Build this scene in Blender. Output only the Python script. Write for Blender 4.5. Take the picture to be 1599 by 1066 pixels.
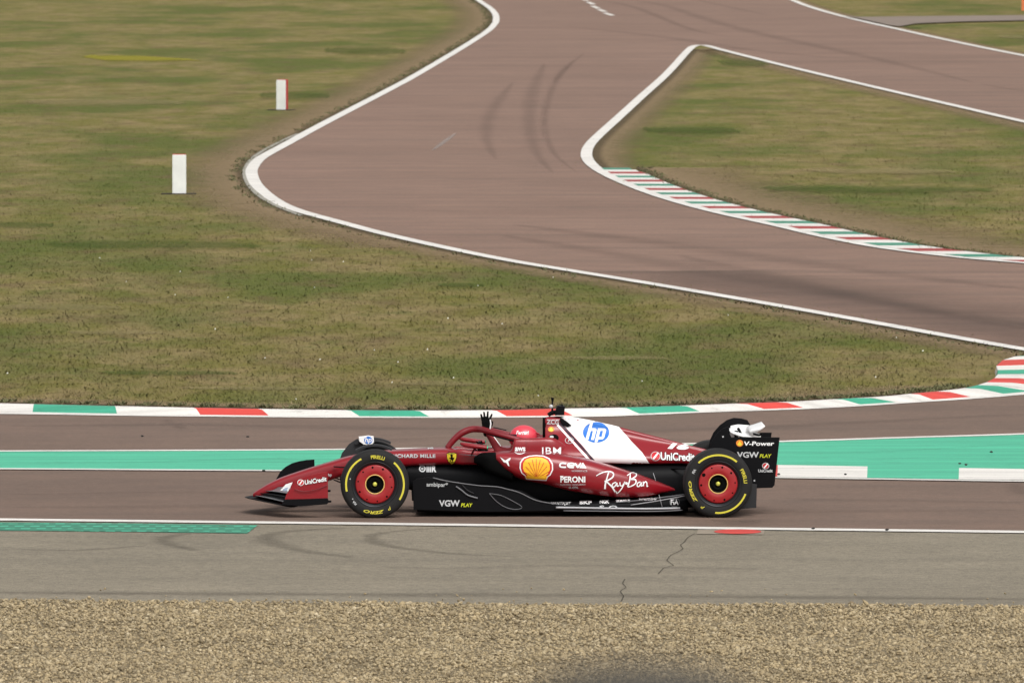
import bpy, bmesh, math, random
import numpy as np
from mathutils import Vector, Matrix, geometry
from mathutils.bvhtree import BVHTree

for o in list(bpy.data.objects): bpy.data.objects.remove(o, do_unlink=True)
S = bpy.context.scene
C = S.collection
random.seed(7); RNG = np.random.default_rng(7)
R = math.radians

# ------------------------------------------------------------------ camera, sky, sun, exposure
PW, PH = 1599, 1066
FPX = 17190.0                      # focal length in photo pixels (long telephoto lens)
HORIZON = -246.0
CAMH = 7.06
PITCH = math.atan((PH/2 - HORIZON)/FPX)
cam = bpy.data.cameras.new('camera'); camo = bpy.data.objects.new('camera', cam); C.objects.link(camo)
cam.sensor_width = 36; cam.lens = FPX*36/PW; cam.clip_start = .5; cam.clip_end = 6000
camo.location = (0, 0, CAMH); camo.rotation_euler = (math.pi/2 - PITCH, 0, 0)
cam.dof.use_dof = True; cam.dof.focus_distance = 115.5; cam.dof.aperture_fstop = 13
S.camera = camo
S.render.resolution_x = 1024; S.render.resolution_y = 682
S.view_settings.view_transform = 'Standard'; S.view_settings.look = 'None'
S.view_settings.exposure = 0.0; S.view_settings.gamma = 1

SUN_EL, SUN_AZ = R(50), R(158)      # azimuth of the light, measured from +Y towards +X
W = bpy.data.worlds.new('World'); S.world = W; W.use_nodes = True
wn = W.node_tree; wn.nodes.clear()
sky = wn.nodes.new('ShaderNodeTexSky'); sky.sky_type = 'NISHITA'; sky.sun_disc = False
sky.sun_elevation = SUN_EL; sky.sun_rotation = SUN_AZ
sky.air_density = 1.0; sky.dust_density = 5.0
hs = wn.nodes.new('ShaderNodeHueSaturation'); hs.inputs['Saturation'].default_value = .08
bg = wn.nodes.new('ShaderNodeBackground'); bg.inputs['Strength'].default_value = .15
wo = wn.nodes.new('ShaderNodeOutputWorld')
wn.links.new(sky.outputs[0], hs.inputs['Color']); wn.links.new(hs.outputs[0], bg.inputs[0]); wn.links.new(bg.outputs[0], wo.inputs[0])
sl = bpy.data.lights.new('sun', 'SUN'); sl.energy = 1.35; sl.angle = R(35); sl.color = (1, .95, .88)
so = bpy.data.objects.new('sun', sl); C.objects.link(so)
sd = Vector((math.sin(SUN_AZ)*math.cos(SUN_EL), math.cos(SUN_AZ)*math.cos(SUN_EL), math.sin(SUN_EL)))
so.rotation_euler = sd.to_track_quat('Z', 'Y').to_euler(); so.location = (0, 60, 40)

# ------------------------------------------------------------------ helpers
CAMR = Matrix.Rotation(math.pi/2 - PITCH, 3, 'X')
CO = Vector((0, 0, CAMH))
def ray(px, py):
    return (CAMR @ Vector(((px - PW/2)/FPX, -(py - PH/2)/FPX, -1))).normalized()
def G(px, py, z=0.0):
    d = ray(px, py); t = (z - CAMH)/d.z
    p = CO + d*t
    return Vector((p.x, p.y, z))
def tag(o, label=None, cat=None, group=None, kind=None):
    if label: o['label'] = label
    if cat: o['category'] = cat
    if group: o['group'] = group
    if kind: o['kind'] = kind
    return o
def mesh_obj(name, verts, faces, mat=None, parent=None, smooth=False):
    me = bpy.data.meshes.new(name); me.from_pydata([tuple(v) for v in verts], [], faces); me.update()
    o = bpy.data.objects.new(name, me); C.objects.link(o)
    if mat: me.materials.append(mat)
    if parent: o.parent = parent
    if smooth:
        for p in me.polygons: p.use_smooth = True
    return o
def bm_obj(name, bm, mat=None, parent=None, smooth=False):
    me = bpy.data.meshes.new(name); bm.to_mesh(me); bm.free()
    o = bpy.data.objects.new(name, me); C.objects.link(o)
    for m in (mat if isinstance(mat, (list, tuple)) else [mat]):
        if m: me.materials.append(m)
    if parent: o.parent = parent
    if smooth:
        for p in me.polygons: p.use_smooth = True
    return o
def empty(name, loc=(0,0,0), rz=0):
    o = bpy.data.objects.new(name, None); C.objects.link(o); o.location = loc; o.rotation_euler = (0,0,rz); return o

# node helper -------------------------------------------------------
class NT:
    def __init__(s, name):
        s.m = bpy.data.materials.new(name); s.m.use_nodes = True; s.t = s.m.node_tree
        s.b = s.t.nodes['Principled BSDF']; s.out = s.t.nodes['Material Output']
    def n(s, typ, **kw):
        nd = s.t.nodes.new(typ)
        for k, v in kw.items():
            if hasattr(nd, k): setattr(nd, k, v)
        return nd
    def l(s, a, b): s.t.links.new(a, b)
    def set(s, **kw):
        for k, v in kw.items():
            s.b.inputs[k.replace('_', ' ')].default_value = v
    def pos(s, scale=(1,1,1), loc=(0,0,0)):
        g = s.n('ShaderNodeNewGeometry'); mp = s.n('ShaderNodeMapping')
        mp.inputs['Scale'].default_value = scale; mp.inputs['Location'].default_value = loc
        s.l(g.outputs['Position'], mp.inputs['Vector']); return mp.outputs[0]
    def noise(s, vec, scale, detail=4, rough=.55, dist=0):
        n = s.n('ShaderNodeTexNoise'); n.inputs['Scale'].default_value = scale
        n.inputs['Detail'].default_value = detail; n.inputs['Roughness'].default_value = rough
        n.inputs['Distortion'].default_value = dist
        s.l(vec, n.inputs['Vector']); return n.outputs['Fac']
    def ramp(s, fac, stops, interp='LINEAR'):
        r = s.n('ShaderNodeValToRGB'); r.color_ramp.interpolation = interp
        e = r.color_ramp.elements
        while len(e) > 1: e.remove(e[-1])
        for i, (p, c) in enumerate(stops):
            c = c if hasattr(c, '__len__') else (c, c, c)
            el = e[0] if i == 0 else e.new(p)
            el.position = p; el.color = (*c, 1)
        s.l(fac, r.inputs[0]); return r.outputs[0]
    def mix(s, fac, a, b, mode='MIX'):
        m = s.n('ShaderNodeMix'); m.data_type = 'RGBA'; m.blend_type = mode
        for k, v in ((0, fac), (6, a), (7, b)):
            if hasattr(v, 'links') or hasattr(v, 'is_linked'): s.l(v, m.inputs[k])
            else: m.inputs[k].default_value = v if k == 0 else (*v, 1)
        return m.outputs[2]
    def math(s, op, a, b=0.0, clamp=False):
        m = s.n('ShaderNodeMath', operation=op); m.use_clamp = clamp
        for k, v in ((0, a), (1, b)):
            if hasattr(v, 'is_linked'): s.l(v, m.inputs[k])
            else: m.inputs[k].default_value = v
        return m.outputs[0]
    def bump(s, h, strength=.3, dist=.01):
        b = s.n('ShaderNodeBump'); b.inputs['Strength'].default_value = strength; b.inputs['Distance'].default_value = dist
        s.l(h, b.inputs['Height']); s.l(b.outputs[0], s.b.inputs['Normal'])
    def alpha(s, fac):
        """blend the surface with whatever lies under it (worn paint, thin dirt, rubber)"""
        tr = s.n('ShaderNodeBsdfTransparent'); mx = s.n('ShaderNodeMixShader')
        s.l(fac, mx.inputs[0]); s.l(tr.outputs[0], mx.inputs[1]); s.l(s.b.outputs[0], mx.inputs[2])
        s.l(mx.outputs[0], s.out.inputs[0])
def simple(name, col, rough=.5, metal=0, coat=0, var=0.0, vs=8):
    t = NT(name); t.set(Base_Color=(*col, 1), Roughness=rough, Metallic=metal)
    if coat: t.set(Coat_Weight=coat, Coat_Roughness=.12)
    if var:
        v = t.noise(t.pos(), vs, 5, .6)
        c = t.mix(t.ramp(v, [(.3, 0.), (.75, 1.)]), tuple(x*(1-var) for x in col), tuple(min(1, x*(1+var)) for x in col))
        t.l(c, t.b.inputs['Base Color'])
    return t.m

# ------------------------------------------------------------------ ground materials
def grass_mat(name='grass_ground', blade=False):
    t = NT(name); p = t.pos()
    pe = t.pos((2.1, .62, 1)); big = t.noise(pe, .085, 5, .6); mid = t.noise(pe, .42, 7, .66, .4); fine = t.noise(t.pos((1.6, .5, 1)), 3.2, 7, .75); vf = t.noise(p, 26, 4, .7)
    dry = (.30, .235, .105); oliv = (.205, .185, .052); grn = (.110, .142, .030); brn = (.175, .125, .062)
    c = t.mix(t.ramp(mid, [(.40, 0.), (.60, 1.)]), oliv, dry)
    c = t.mix(t.ramp(big, [(.46, 0.), (.60, .8)]), c, grn)
    g2 = t.noise(t.pos((2.0, .6, 1), (31, 7, 0)), .6, 6, .65)
    c = t.mix(t.ramp(g2, [(.52, 0.), (.70, .65)]), c, grn)
    b2 = t.noise(t.pos((2.0, .6, 1), (3, 57, 0)), .5, 6, .65)
    c = t.mix(t.ramp(b2, [(.50, 0.), (.70, .75)]), c, brn)
    f = t.ramp(fine, [(.3, .82), (.7, 1.18)])
    c = t.mix(1.0, c, f, 'MULTIPLY')
    f = t.ramp(vf, [(.25, .85), (.75, 1.15)])
    c = t.mix(1.0, c, f, 'MULTIPLY')
    k_ = .90 if blade else .80
    c = t.mix(1.0, c, (k_, k_, k_), 'MULTIPLY')
    t.l(c, t.b.inputs['Base Color']); t.set(Roughness=.95)
    t.b.inputs['Specular IOR Level'].default_value = .1
    if not blade: t.bump(fine, .5, .05)
    else:
        cx = t.n('ShaderNodeCombineXYZ'); cx.inputs[2].default_value = 1; g = t.n('ShaderNodeNewGeometry')
        mv = t.n('ShaderNodeVectorMath', operation='SCALE'); mv.inputs['Scale'].default_value = .12; t.l(g.outputs['Normal'], mv.inputs[0])
        av = t.n('ShaderNodeVectorMath', operation='ADD'); t.l(mv.outputs[0], av.inputs[0]); t.l(cx.outputs[0], av.inputs[1])
        nv = t.n('ShaderNodeVectorMath', operation='NORMALIZE'); t.l(av.outputs[0], nv.inputs[0]); t.l(nv.outputs[0], t.b.inputs['Normal'])
    return t.m
def asphalt_mat(name, base, dark, light, agg=.25, rub=.5):
    t = NT(name); p = t.pos()
    n1 = t.noise(p, .12, 4, .6); n2 = t.noise(p, 1.1, 6, .65); n3 = t.noise(p, 60, 3, .8); n5 = t.noise(p, 9, 5, .8); n4 = t.noise(t.pos((.05, 1.2, 1)), .55, 5, .6)
    c = t.mix(t.ramp(n1, [(.35, 0.), (.68, 1.)]), base, light)
    c = t.mix(t.ramp(n4, [(.48, 0.), (.75, rub)]), c, dark)
    c = t.mix(t.ramp(n2, [(.35, .35), (.65, 0.)]), c, dark)
    n6 = t.noise(t.pos((.03, .5, 1), (9, 4, 0)), 2.4, 7, .7); c = t.mix(t.ramp(n6, [(.48, 0.), (.72, .26)]), c, dark)
    n8 = t.noise(t.pos((.25, .5, 1), (2, 8, 0)), 1.2, 8, .75); c = t.mix(t.ramp(n8, [(.50, 0.), (.75, .35)]), c, dark)
    n7 = t.noise(t.pos(loc=(5, 5, 0)), .35, 3, .5); c = t.mix(t.ramp(n7, [(.55, 0.), (.60, .22)]), c, light)
    c = t.mix(1.0, c, t.ramp(n3, [(.3, 1-agg), (.7, 1+agg)]), 'MULTIPLY')
    c = t.mix(1.0, c, t.ramp(n5, [(.3, 1-agg*.6), (.7, 1+agg*.6)]), 'MULTIPLY')
    t.l(c, t.b.inputs['Base Color']); t.set(Roughness=.88)
    t.b.inputs['Specular IOR Level'].default_value = .25
    t.bump(n3, .25, .004)
    return t.m
M = {}
M['grass'] = grass_mat(); M['blade'] = grass_mat('grass_blades', True)
M['track'] = asphalt_mat('brown_asphalt', (.170, .117, .090), (.115, .087, .072), (.208, .141, .108))
M['track_far'] = asphalt_mat('red_brown_asphalt', (.232, .146, .110), (.150, .106, .085), (.285, .182, .138), rub=.75)
M['runoff'] = asphalt_mat('grey_asphalt', (.225, .195, .145), (.150, .132, .103), (.275, .240, .180), .5, .45)
M['path'] = asphalt_mat('path_asphalt', (.24, .19, .155), (.17, .14, .12), (.27, .22, .18))
def paint(name, col, wear=(.15, .14, .12), amt=.5, edge=.57):
    t = NT(name); n = t.noise(t.pos(), 2.2, 8, .72); n2 = t.noise(t.pos((.15, 2, 1)), 1.6, 5, .6); n3 = t.noise(t.pos(), 45, 3, .7)
    c = t.mix(t.ramp(n, [(edge, 0.), (edge+.14, amt)]), col, wear)
    c = t.mix(1.0, c, t.ramp(n2, [(.3, .74), (.62, 1.05)]), 'MULTIPLY')
    c = t.mix(1.0, c, t.ramp(n3, [(.3, .88), (.7, 1.08)]), 'MULTIPLY')
    t.l(c, t.b.inputs['Base Color']); t.set(Roughness=.7); return t.m
M['pwhite'] = paint('white_road_paint', (.80, .77, .72))
M['pgreen'] = paint('green_road_paint', (.075, .50, .31), (.05, .22, .15), .35, .55)
M['pred'] = paint('red_road_paint', (.68, .065, .050), (.40, .08, .06), .5)
M['kgreen'] = paint('green_kerb_paint', (.05, .40, .25), (.04, .15, .1), .6)
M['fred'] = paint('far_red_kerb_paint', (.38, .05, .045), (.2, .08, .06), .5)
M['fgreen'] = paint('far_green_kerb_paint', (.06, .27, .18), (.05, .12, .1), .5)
def veil(name, col, stops, ns=1.2, var=.3, stretch=(1,1,1), amt=1.0, det=6):
    """a thin layer whose cover falls off across the ribbon (uv.y) and breaks up with noise"""
    t = NT(name); uv = t.n('ShaderNodeUVMap'); sp = t.n('ShaderNodeSeparateXYZ'); t.l(uv.outputs[0], sp.inputs[0])
    prof = t.ramp(sp.outputs['Y'], stops)
    nn = t.noise(t.pos(stretch), ns, det, .7)
    f = t.math('ADD', t.math('MULTIPLY', prof, 1.6), t.math('MULTIPLY', t.math('SUBTRACT', nn, .5), 1.8))
    f = t.math('SUBTRACT', f, .45, True)
    f = t.math('MULTIPLY', t.math('MULTIPLY', f, 1.4, True), prof)
    f = t.math('MULTIPLY', f, amt, True)
    v = t.noise(t.pos(), 9, 5, .7)
    c = t.mix(1.0, col, t.ramp(v, [(.3, 1-var), (.7, 1+var)]), 'MULTIPLY')
    t.l(c, t.b.inputs['Base Color']); t.set(Roughness=.95); t.b.inputs['Specular IOR Level'].default_value = .1
    t.alpha(f); return t.m
M['dryverge'] = veil('dry_verge', (.27, .195, .115), [(0, .95), (.30, .75), (.65, .5), (1, 0.)], 1.3, .3, amt=.9)
M['soil'] = veil('dark_soil_edge', (.055, .045, .028), [(0, .9), (.45, .7), (1, 0.)], 3.0, .4, amt=.5)
M['skid'] = veil('tyre_rubber', (.06, .052, .05), [(0, 0.), (.5, 1.), (1, 0.)], .8, .2, amt=.13)
M['skid2'] = veil('light_tyre_rubber', (.085, .072, .068), [(0, 0.), (.5, 1.), (1, 0.)], .5, .2, amt=.12)
M['skid3'] = veil('runoff_rubber', (.075, .065, .055), [(0, 0.), (.5, 1.), (1, 0.)], .5, .2, amt=.22)
M['crack'] = veil('crack_filler', (.05, .044, .036), [(0, .5), (.5, 1.), (1, .5)], 9, .2, amt=.65)
M['scrape'] = veil('pale_scrape', (.42, .40, .38), [(0, 0.), (.5, 1.), (1, 0.)], 2.5, .2, amt=.4)
M['flowers'] = veil('yellow_flowers', (.30, .27, .03), [(0, 0.), (.35, .9), (.65, .9), (1, 0.)], .8, .3, amt=.75)
M['lushgrass'] = veil('lush_grass', (.075, .115, .022), [(0, 0.), (.4, .8), (.6, .8), (1, 0.)], 1.0, .35, amt=.5)
M['straw'] = veil('straw_grass', (.30, .25, .12), [(0, 0.), (.4, .8), (.6, .8), (1, 0.)], 1.6, .35, amt=.5)

# ------------------------------------------------------------------ sheets and ribbons
def smooth_px(pts, step=9):
    """Catmull-Rom through picture points"""
    P = [Vector(p) for p in pts]; out = []
    for i in range(len(P)-1):
        p0 = P[max(i-1, 0)]; p1 = P[i]; p2 = P[i+1]; p3 = P[min(i+2, len(P)-1)]
        n = max(2, int((p2-p1).length/step))
        for k in range(n):
            t = k/n
            out.append(.5*((2*p1) + (p2-p0)*t + (2*p0-5*p1+4*p2-p3)*t*t + (3*p1-p0-3*p2+p3)*t**3))
    out.append(P[-1]); return [tuple(v) for v in out]
def sheet(name, pts, z, mat, kind='structure'):
    loop = [Vector((p.x, p.y, z)) for p in pts]
    tris = geometry.tessellate_polygon([loop])
    fs = []
    for a, b, c in tris:
        n = (loop[b]-loop[a]).cross(loop[c]-loop[a])
        fs.append((a, b, c) if n.z > 0 else (a, c, b))
    o = mesh_obj(name, loop, fs, mat); o['kind'] = kind; return o
def wline(pts, z=0): return [G(x, y, z) for x, y in pts]
def even(P, step):
    out = [P[0].copy()]; acc = 0
    for a, b in zip(P, P[1:]):
        L = (b-a).length; s = step-acc
        while s < L:
            out.append(a.lerp(b, s/L)); s += step
        acc = (L - (s-step)) if L > 0 else acc
    out.append(P[-1].copy()); return out
def norms(P):
    N = []
    for i in range(len(P)):
        t = P[min(i+1, len(P)-1)] - P[max(i-1, 0)]; t.z = 0
        t = t.normalized() if t.length > 1e-9 else Vector((1,0,0))
        N.append(Vector((-t.y, t.x, 0)))      # left of travel
    return N
def ribbon(name, P, a, b, z, mat, kind='structure', taper=False, za=None):
    """strip from offset a to offset b (metres, + = left of travel), uv.y 0 at a, 1 at b"""
    N = norms(P); vs = []; n = len(P); L = 0; us = []
    for i, (p, q) in enumerate(zip(P, N)):
        if i: L += (P[i]-P[i-1]).length
        us.append(L)
        k = math.sin(math.pi*min(1, max(0, i/(n-1))))**.5 if taper else 1
        m = (a+b)/2; h = (b-a)/2*k
        for s, zz in ((m-h, z), (m+h, z if za is None else za)):
            v = p + q*s; vs.append((v.x, v.y, zz))
    fs = [(2*i, 2*i+2, 2*i+3, 2*i+1) for i in range(n-1)]
    o = mesh_obj(name, vs, fs, mat)
    uvl = o.data.uv_layers.new(name='UVMap')
    for poly in o.data.polygons:
        for li in poly.loop_indices:
            vi = o.data.loops[li].vertex_index
            uvl.data[li].uv = (us[vi//2], vi % 2)
    if o.data.polygons and o.data.polygons[0].normal.z < 0: o.data.flip_normals()
    if kind: o['kind'] = kind
    return o

# picture traces of the track edges
L1 = [(660,-70),(712,-22),(745,0),(768,16),(775,29),(768,44),(732,69),(650,118),(600,145),(500,197),(449,225),(421,240),(403.6,251),(394,264),(393,273),(399,288),(414,303),(436,318),(468,331),(530,348),(600,366.5),(700,389),(800,409),(900,425.5),(1040,448.5),(1240,483),(1446,520),(1524,534),(1599,547),(1680,560)]
L2 = [(2000,436),(1800,428),(1599,412),(1500,403.5),(1382,389),(1287,371),(1215,354),(1120,333),(1040,311),(975,287),(935,267),(918,252),(915,240),(920,228),(934,213),(965,185),(1000,153),(1040,117),(1074,80),(1084,73),(1094,71.5),(1106,73),(1130,79.5),(1215,101),(1300,121.5),(1400,145),(1500,168),(1599,191),(1800,236),(2000,280)]
L3 = [(1130,-70),(1180,-26),(1235,0),(1275,15),(1340,32.5),(1400,46),(1500,68),(1599,88),(1800,126),(2000,160)]
KT = [(-500,615),(-200,624),(0,629.3),(179,633.5),(350,637),(520,639.7),(640,640.5),(766,640),(884,637.5),(967,636),(1060,633),(1145,630),(1240,626.5),(1300,623),(1380,618.5),(1427,614),(1470,610),(1509,605),(1535,598.5),(1552,591),(1559,583),(1556,571),(1566,562.5),(1584,556.5),(1620,553),(1680,560)]
KB = [(-500,636),(-200,643),(0,645.8),(184,648.5),(317,650),(520,651.6),(680,652),(800,651.6),(931,650.2),(1010,647.5),(1105,643.5),(1210,640),(1273,637.5),(1360,632.8),(1423,628.5),(1487,624.5),(1536,621),(1599,615.5),(1680,605)]
NL = [(-700,803.5),(0,812.5),(260,815.3),(520,818.3),(800,821.8),(1100,825.8),(1599,831.8),(2200,839)]
GE = [(-700,934),(0,938.5),(400,941),(800,944),(1200,946),(1599,948),(2200,951)]
sL1, sL2, sL3 = smooth_px(L1), smooth_px(L2, 6), smooth_px(L3)
wL1, wL2, wL3 = wline(sL1), wline(sL2), wline(sL3)
wKT = wline(smooth_px(KT)); wNL = wline(NL); wGE = wline(GE)

# ground sheet
gsz = 2500
mesh_obj('ground', [(-gsz,-200,0),(gsz,-200,0),(gsz,4500,0),(-gsz,4500,0)], [(0,1,2,3)], M['grass'])['kind'] = 'structure'
# asphalt of the circuit
sheet('race_track', wL1 + [G(2300, 640), G(2300, -70)], .008, M['track_far'])
sheet('race_track', [G(2300, 640)] + list(reversed(wKT)) + wNL, .006, M['track'])
sheet('grass_island', wL2, .016, M['grass'])
sheet('far_grass', wL3 + [G(2000,-70)], .016, M['grass'])
sheet('runoff_road', wNL + list(reversed(wGE)), .004, M['runoff'])
sheet('path', [G(*p) for p in [(1318,26.5),(1340,29),(1400,28.5),(1480,27.5),(1599,26.5),(1800,25),(1800,32),(1599,34.5),(1500,36.5),(1430,39.5),(1405,44),(1388,42)]], .065, M['path'])

# ------------------------------------------------------------------ painted lines and kerbs
eL1, eL2, eL3 = even(wL1, .5), even(wL2, .5), even(wL3, .8)
ribbon('track_line', eL1, -.13, .13, .022, M['pwhite'])
ribbon('track_line', eL2, -.14, .12, .024, M['pwhite'])
ribbon('track_line', eL3, -.13, .13, .024, M['pwhite'])
ribbon('track_line', even(wNL, .5), -.18, .18, .014, M['pwhite'])
for a, b in (((910,-1),(917,1.8)),((918,4),(927,7.6)),((925,10.2),(935,14)),((935,15.6),(945,19)),((944,21),(957,25))):
    P = [G(*a), G(*b)]; ribbon('centre_dash', P, -.11, .11, .014, M['pwhite'])
# low concrete edging outside the bend
M['concrete'] = simple('edge_concrete', (.33, .31, .26), .9, var=.3, vs=4)
seg = even(wline(smooth_px([(466,210),(449,217),(421,231),(398,245),(386,259),(382,272),(387,288),(402,305),(430,322),(470,338)])), .5)
ribbon('concrete_edging', seg, -.05, .05, .02, M['concrete'])

def kerb(name, cross, zb=.012, zt=.085, line=True):
    """cross: list of (top px, bottom px, colour of the block that follows)"""
    vs = []; fs = []; mi = []; mats = [M['pwhite'], M['kgreen'], M['pred']]; ci = {'w':0,'g':1,'r':2}
    n = 8
    for k in range(len(cross)-1):
        (t0, b0, c), (t1, b1, _) = cross[k], cross[k+1]
        for i in range(n):
            f0, f1 = i/n, (i+1)/n
            q = []
            for f in (f0, f1):
                tp = kcurve(KT, t0, t1, f); bt = kcurve(KB, b0, b1, f)
                q.append((G(*tp, zt), G(*bt, zb)))
            (T0, B0), (T1, B1) = q
            m0, m1 = B0.lerp(T0, .28), B1.lerp(T1, .28); m0.z = zb+.012; m1.z = zb+.012
            h0, h1 = B0.lerp(T0, .72), B1.lerp(T1, .72); h0.z = zt-.004; h1.z = zt-.004
            base = len(vs)
            bk0, bk1 = T0.copy(), T1.copy(); d0=(T0-B0).normalized()*.03; bk0 += Vector((d0.x,d0.y,0)); bk1 += Vector((d0.x,d0.y,0)); bk0.z = bk1.z = 0
            vs += [B0, B1, m0, m1, h0, h1, T0, T1, bk0, bk1]
            fs += [(base, base+1, base+3, base+2), (base+2, base+3, base+5, base+4), (base+4, base+5, base+7, base+6), (base+6, base+7, base+9, base+8)]
            mi += [0, ci[c], ci[c], ci[c]]
    o = mesh_obj(name, vs, fs, None)
    for m in mats: o.data.materials.append(m)
    for p, i in zip(o.data.polygons, mi): p.material_index = i
    o['kind'] = 'structure'; return o
def kcurve(curve, a, b, f):
    """a and b are points (x or (x,y)); a plain x is looked up on the curve"""
    if hasattr(a, '__len__') or hasattr(b, '__len__'):
        A = a if hasattr(a, '__len__') else (a, interp(curve, a)); B = b if hasattr(b, '__len__') else (b, interp(curve, b))
        return (A[0]+(B[0]-A[0])*f, A[1]+(B[1]-A[1])*f)
    x = a+(b-a)*f; return (x, interp(curve, x))
def interp(curve, x):
    sc = CACHE.setdefault(id(curve), smooth_px(curve, 4))
    for p, q in zip(sc, sc[1:]):
        if p[0] <= x <= q[0]: return p[1]+(q[1]-p[1])*(x-p[0])/max(1e-6, q[0]-p[0])
    return sc[-1][1]
CACHE = {}
kerb('kerb', [(-480,-495,'w'),(-440,-450,'g'),(-320,-330,'w'),(-200,-206,'r'),(-75,-80,'w'),(53,50,'g'),(179,184,'w'),(302.4,317,'r'),(403,426,'w'),(540,570,'g'),(646,679,'w'),(766,801,'r'),(866,905,'w'),(967,1010,'g'),(1060,1105,'w'),
    (1150,1210,'r'),(1213,1270,'w'),(1300,1360,'g'),(1337,1423,'w'),(1422,1470,'r'),(1462,1536,'w'),(1506,1590,'g'),(1527,(1640,613),'w'),
    ((1541,596.5),(1680,606),'r'),((1553,590),(1690,598),'w'),((1558,584),(1700,590),'g'),((1558,577.5),(1705,582),'w'),((1556,571),(1708,573),'r'),((1566,562),(1712,563),'w'),((1584,556.5),(1716,556),'g'),((1620,553),(1718,551),'w'),((1660,552),(1720,548),'g')])
# far kerb along the island: evenly spaced oblique bars
a0 = min(range(len(eL2)), key=lambda i: (eL2[i]-G(931,264)).length)
far = list(reversed(eL2[:a0+1])); far = even(far, .1)
NF = norms(far)
vs = []; fs = []; mi = []; per = 14
for i in range(0, len(far)-per, per):
    for j in range(i, i+per, 7):
        e = min(j+7, len(far)-1); b = len(vs)
        ramp_in = min(1, .8 + i/160)
        w = .74*ramp_in
        for q in (j, e):
            n = NF[q]; P0 = far[q]+n*.12; sk = (far[min(q+1, len(far)-1)]-far[max(q-1, 0)]).normalized()*.45
            P1 = far[q]+n*(.12+w)+sk
            vs += [(P0.x, P0.y, .026), (P1.x, P1.y, .036), (P1.x+n.x*.02, P1.y+n.y*.02, .0)]
        fs += [(b, b+3, b+4, b+1), (b+1, b+4, b+5, b+2)]
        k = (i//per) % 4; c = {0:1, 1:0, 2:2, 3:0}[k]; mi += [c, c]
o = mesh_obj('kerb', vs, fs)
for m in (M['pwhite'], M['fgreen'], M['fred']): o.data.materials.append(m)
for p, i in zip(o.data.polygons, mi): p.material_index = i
if o.data.polygons[0].normal.z < 0: o.data.flip_normals()
o['kind'] = 'structure'

# green painted band between the two lanes
GT = [(-700,710),(0,705.8),(300,704.6),(520,703.2),(800,699.5),(1000,696),(1217,690.8),(1400,685),(1599,679),(1900,668)]
GB = [(-700,730),(0,733.6),(300,735.6),(520,737.2),(800,741),(1000,744),(1217,747.2),(1400,750),(1599,753),(1900,757)]
wGT, wGB = wline(smooth_px(GT, 30)), wline(smooth_px(GB, 30))
sheet('painted_band', wGT + list(reversed(wGB)), .012, M['pgreen'])
ribbon('track_line', even(wGT, .5), -.13, .13, .016, M['pwhite'])
ribbon('track_line', even(wGB, .5), -.11, .13, .017, M['pwhite'])
kb = [(1075,'r'),(1214,'w'),(1354,'g'),(1497,'w'),(1640,'r'),(1780,'w')]
for (x0, c), (x1, _) in zip(kb, kb[1:]):
    yt = lambda x: 728.2+(x-1217)*.0165; yb = lambda x: 746.2+(x-1217)*.0152
    P = [G(x, yb(x)) for x in np.linspace(x0, x1, 5)] + [G(x, yt(x)) for x in np.linspace(x1+.6, x0+.6, 5)]
    sheet('painted_block', P, .020, {'r':M['pred'],'w':M['pwhite'],'g':M['pgreen']}[c])

# green painted grid pavers at lower left
t = NT('paver_grid')
p = t.pos((2.6, .62, 1)); br = t.n('ShaderNodeTexBrick'); br.offset = .5
br.inputs['Scale'].default_value = 1.0; br.inputs['Mortar Size'].default_value = .09; br.inputs['Brick Width'].default_value = .42; br.inputs['Row Height'].default_value = .25
t.l(p, br.inputs['Vector'])
gm = t.noise(t.pos(), 1.3, 6, .7)
soil = t.mix(t.ramp(gm, [(.4, 0.), (.6, 1.)]), (.05, .14, .05), (.09, .10, .035))
hole = t.n('ShaderNodeTexVoronoi'); hole.inputs['Scale'].default_value = 7; t.l(t.pos((1, .30, 1)), hole.inputs['Vector'])
c = t.mix(t.ramp(hole.outputs['Distance'], [(.20, 1.), (.34, 0.)]), (.075, .46, .29), (.03, .15, .09))
c = t.mix(t.ramp(gm, [(.50, 0.), (.68, .7)]), c, soil)
c = t.mix(br.outputs['Fac'], c, (.04, .22, .14))
t.l(c, t.b.inputs['Base Color']); t.set(Roughness=.85); t.bump(hole.outputs['Distance'], .6, .03)
M['pavers'] = t.m
sheet('grid_paving', [G(-500,811.5), G(0,816.3), G(200,818), G(403,820.6), G(386,833.5), G(200,831), G(0,829), G(-500,825)], .010, M['pavers'])
# pale slab with red dash beside the line
sheet('pale_slab', [G(1090,827.6), G(1194,828.8), G(1192,835.5), G(1088,834.6)], .010, simple('slab', (.28,.235,.18), .9, var=.2))
ell = [G(1152+37*math.cos(a), 831.4+3.6*math.sin(a)) for a in np.linspace(0, 2*math.pi, 24, endpoint=False)]
sheet('red_dash', ell, .014, M['pred'])

# dry verges, soil edges and worn grass
cutL = min(range(len(eL1)), key=lambda i: (eL1[i]-G(560,357)).length)
ribbon('dry_verge', eL1[:cutL+20], -.13, -2.4, .006, M['dryverge']); ribbon('dry_verge', eL1[cutL:], -.13, -1.5, .007, M['dryverge'])
ribbon('soil_edge', eL1, -.13, -.48, .010, M['soil'])
apex = min(range(len(eL2)), key=lambda i: (eL2[i]-G(1087,72)).length)
for part in (eL2[:apex-14], eL2[apex+14:]):
    ribbon('dry_verge', part, -.12, -1.5, .017, M['dryverge'])
    ribbon('soil_edge', part, -.12, -.50, .019, M['soil'])
ribbon('dry_verge', eL3, .13, .9, .022, M['dryverge'])
eKT = even(wKT, .4); eKT = eKT[:min(range(len(eKT)), key=lambda i: (eKT[i]-G(1520,603)).length)]
ribbon('dry_verge', eKT, .02, 1.7, .012, M['dryverge'])
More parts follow.
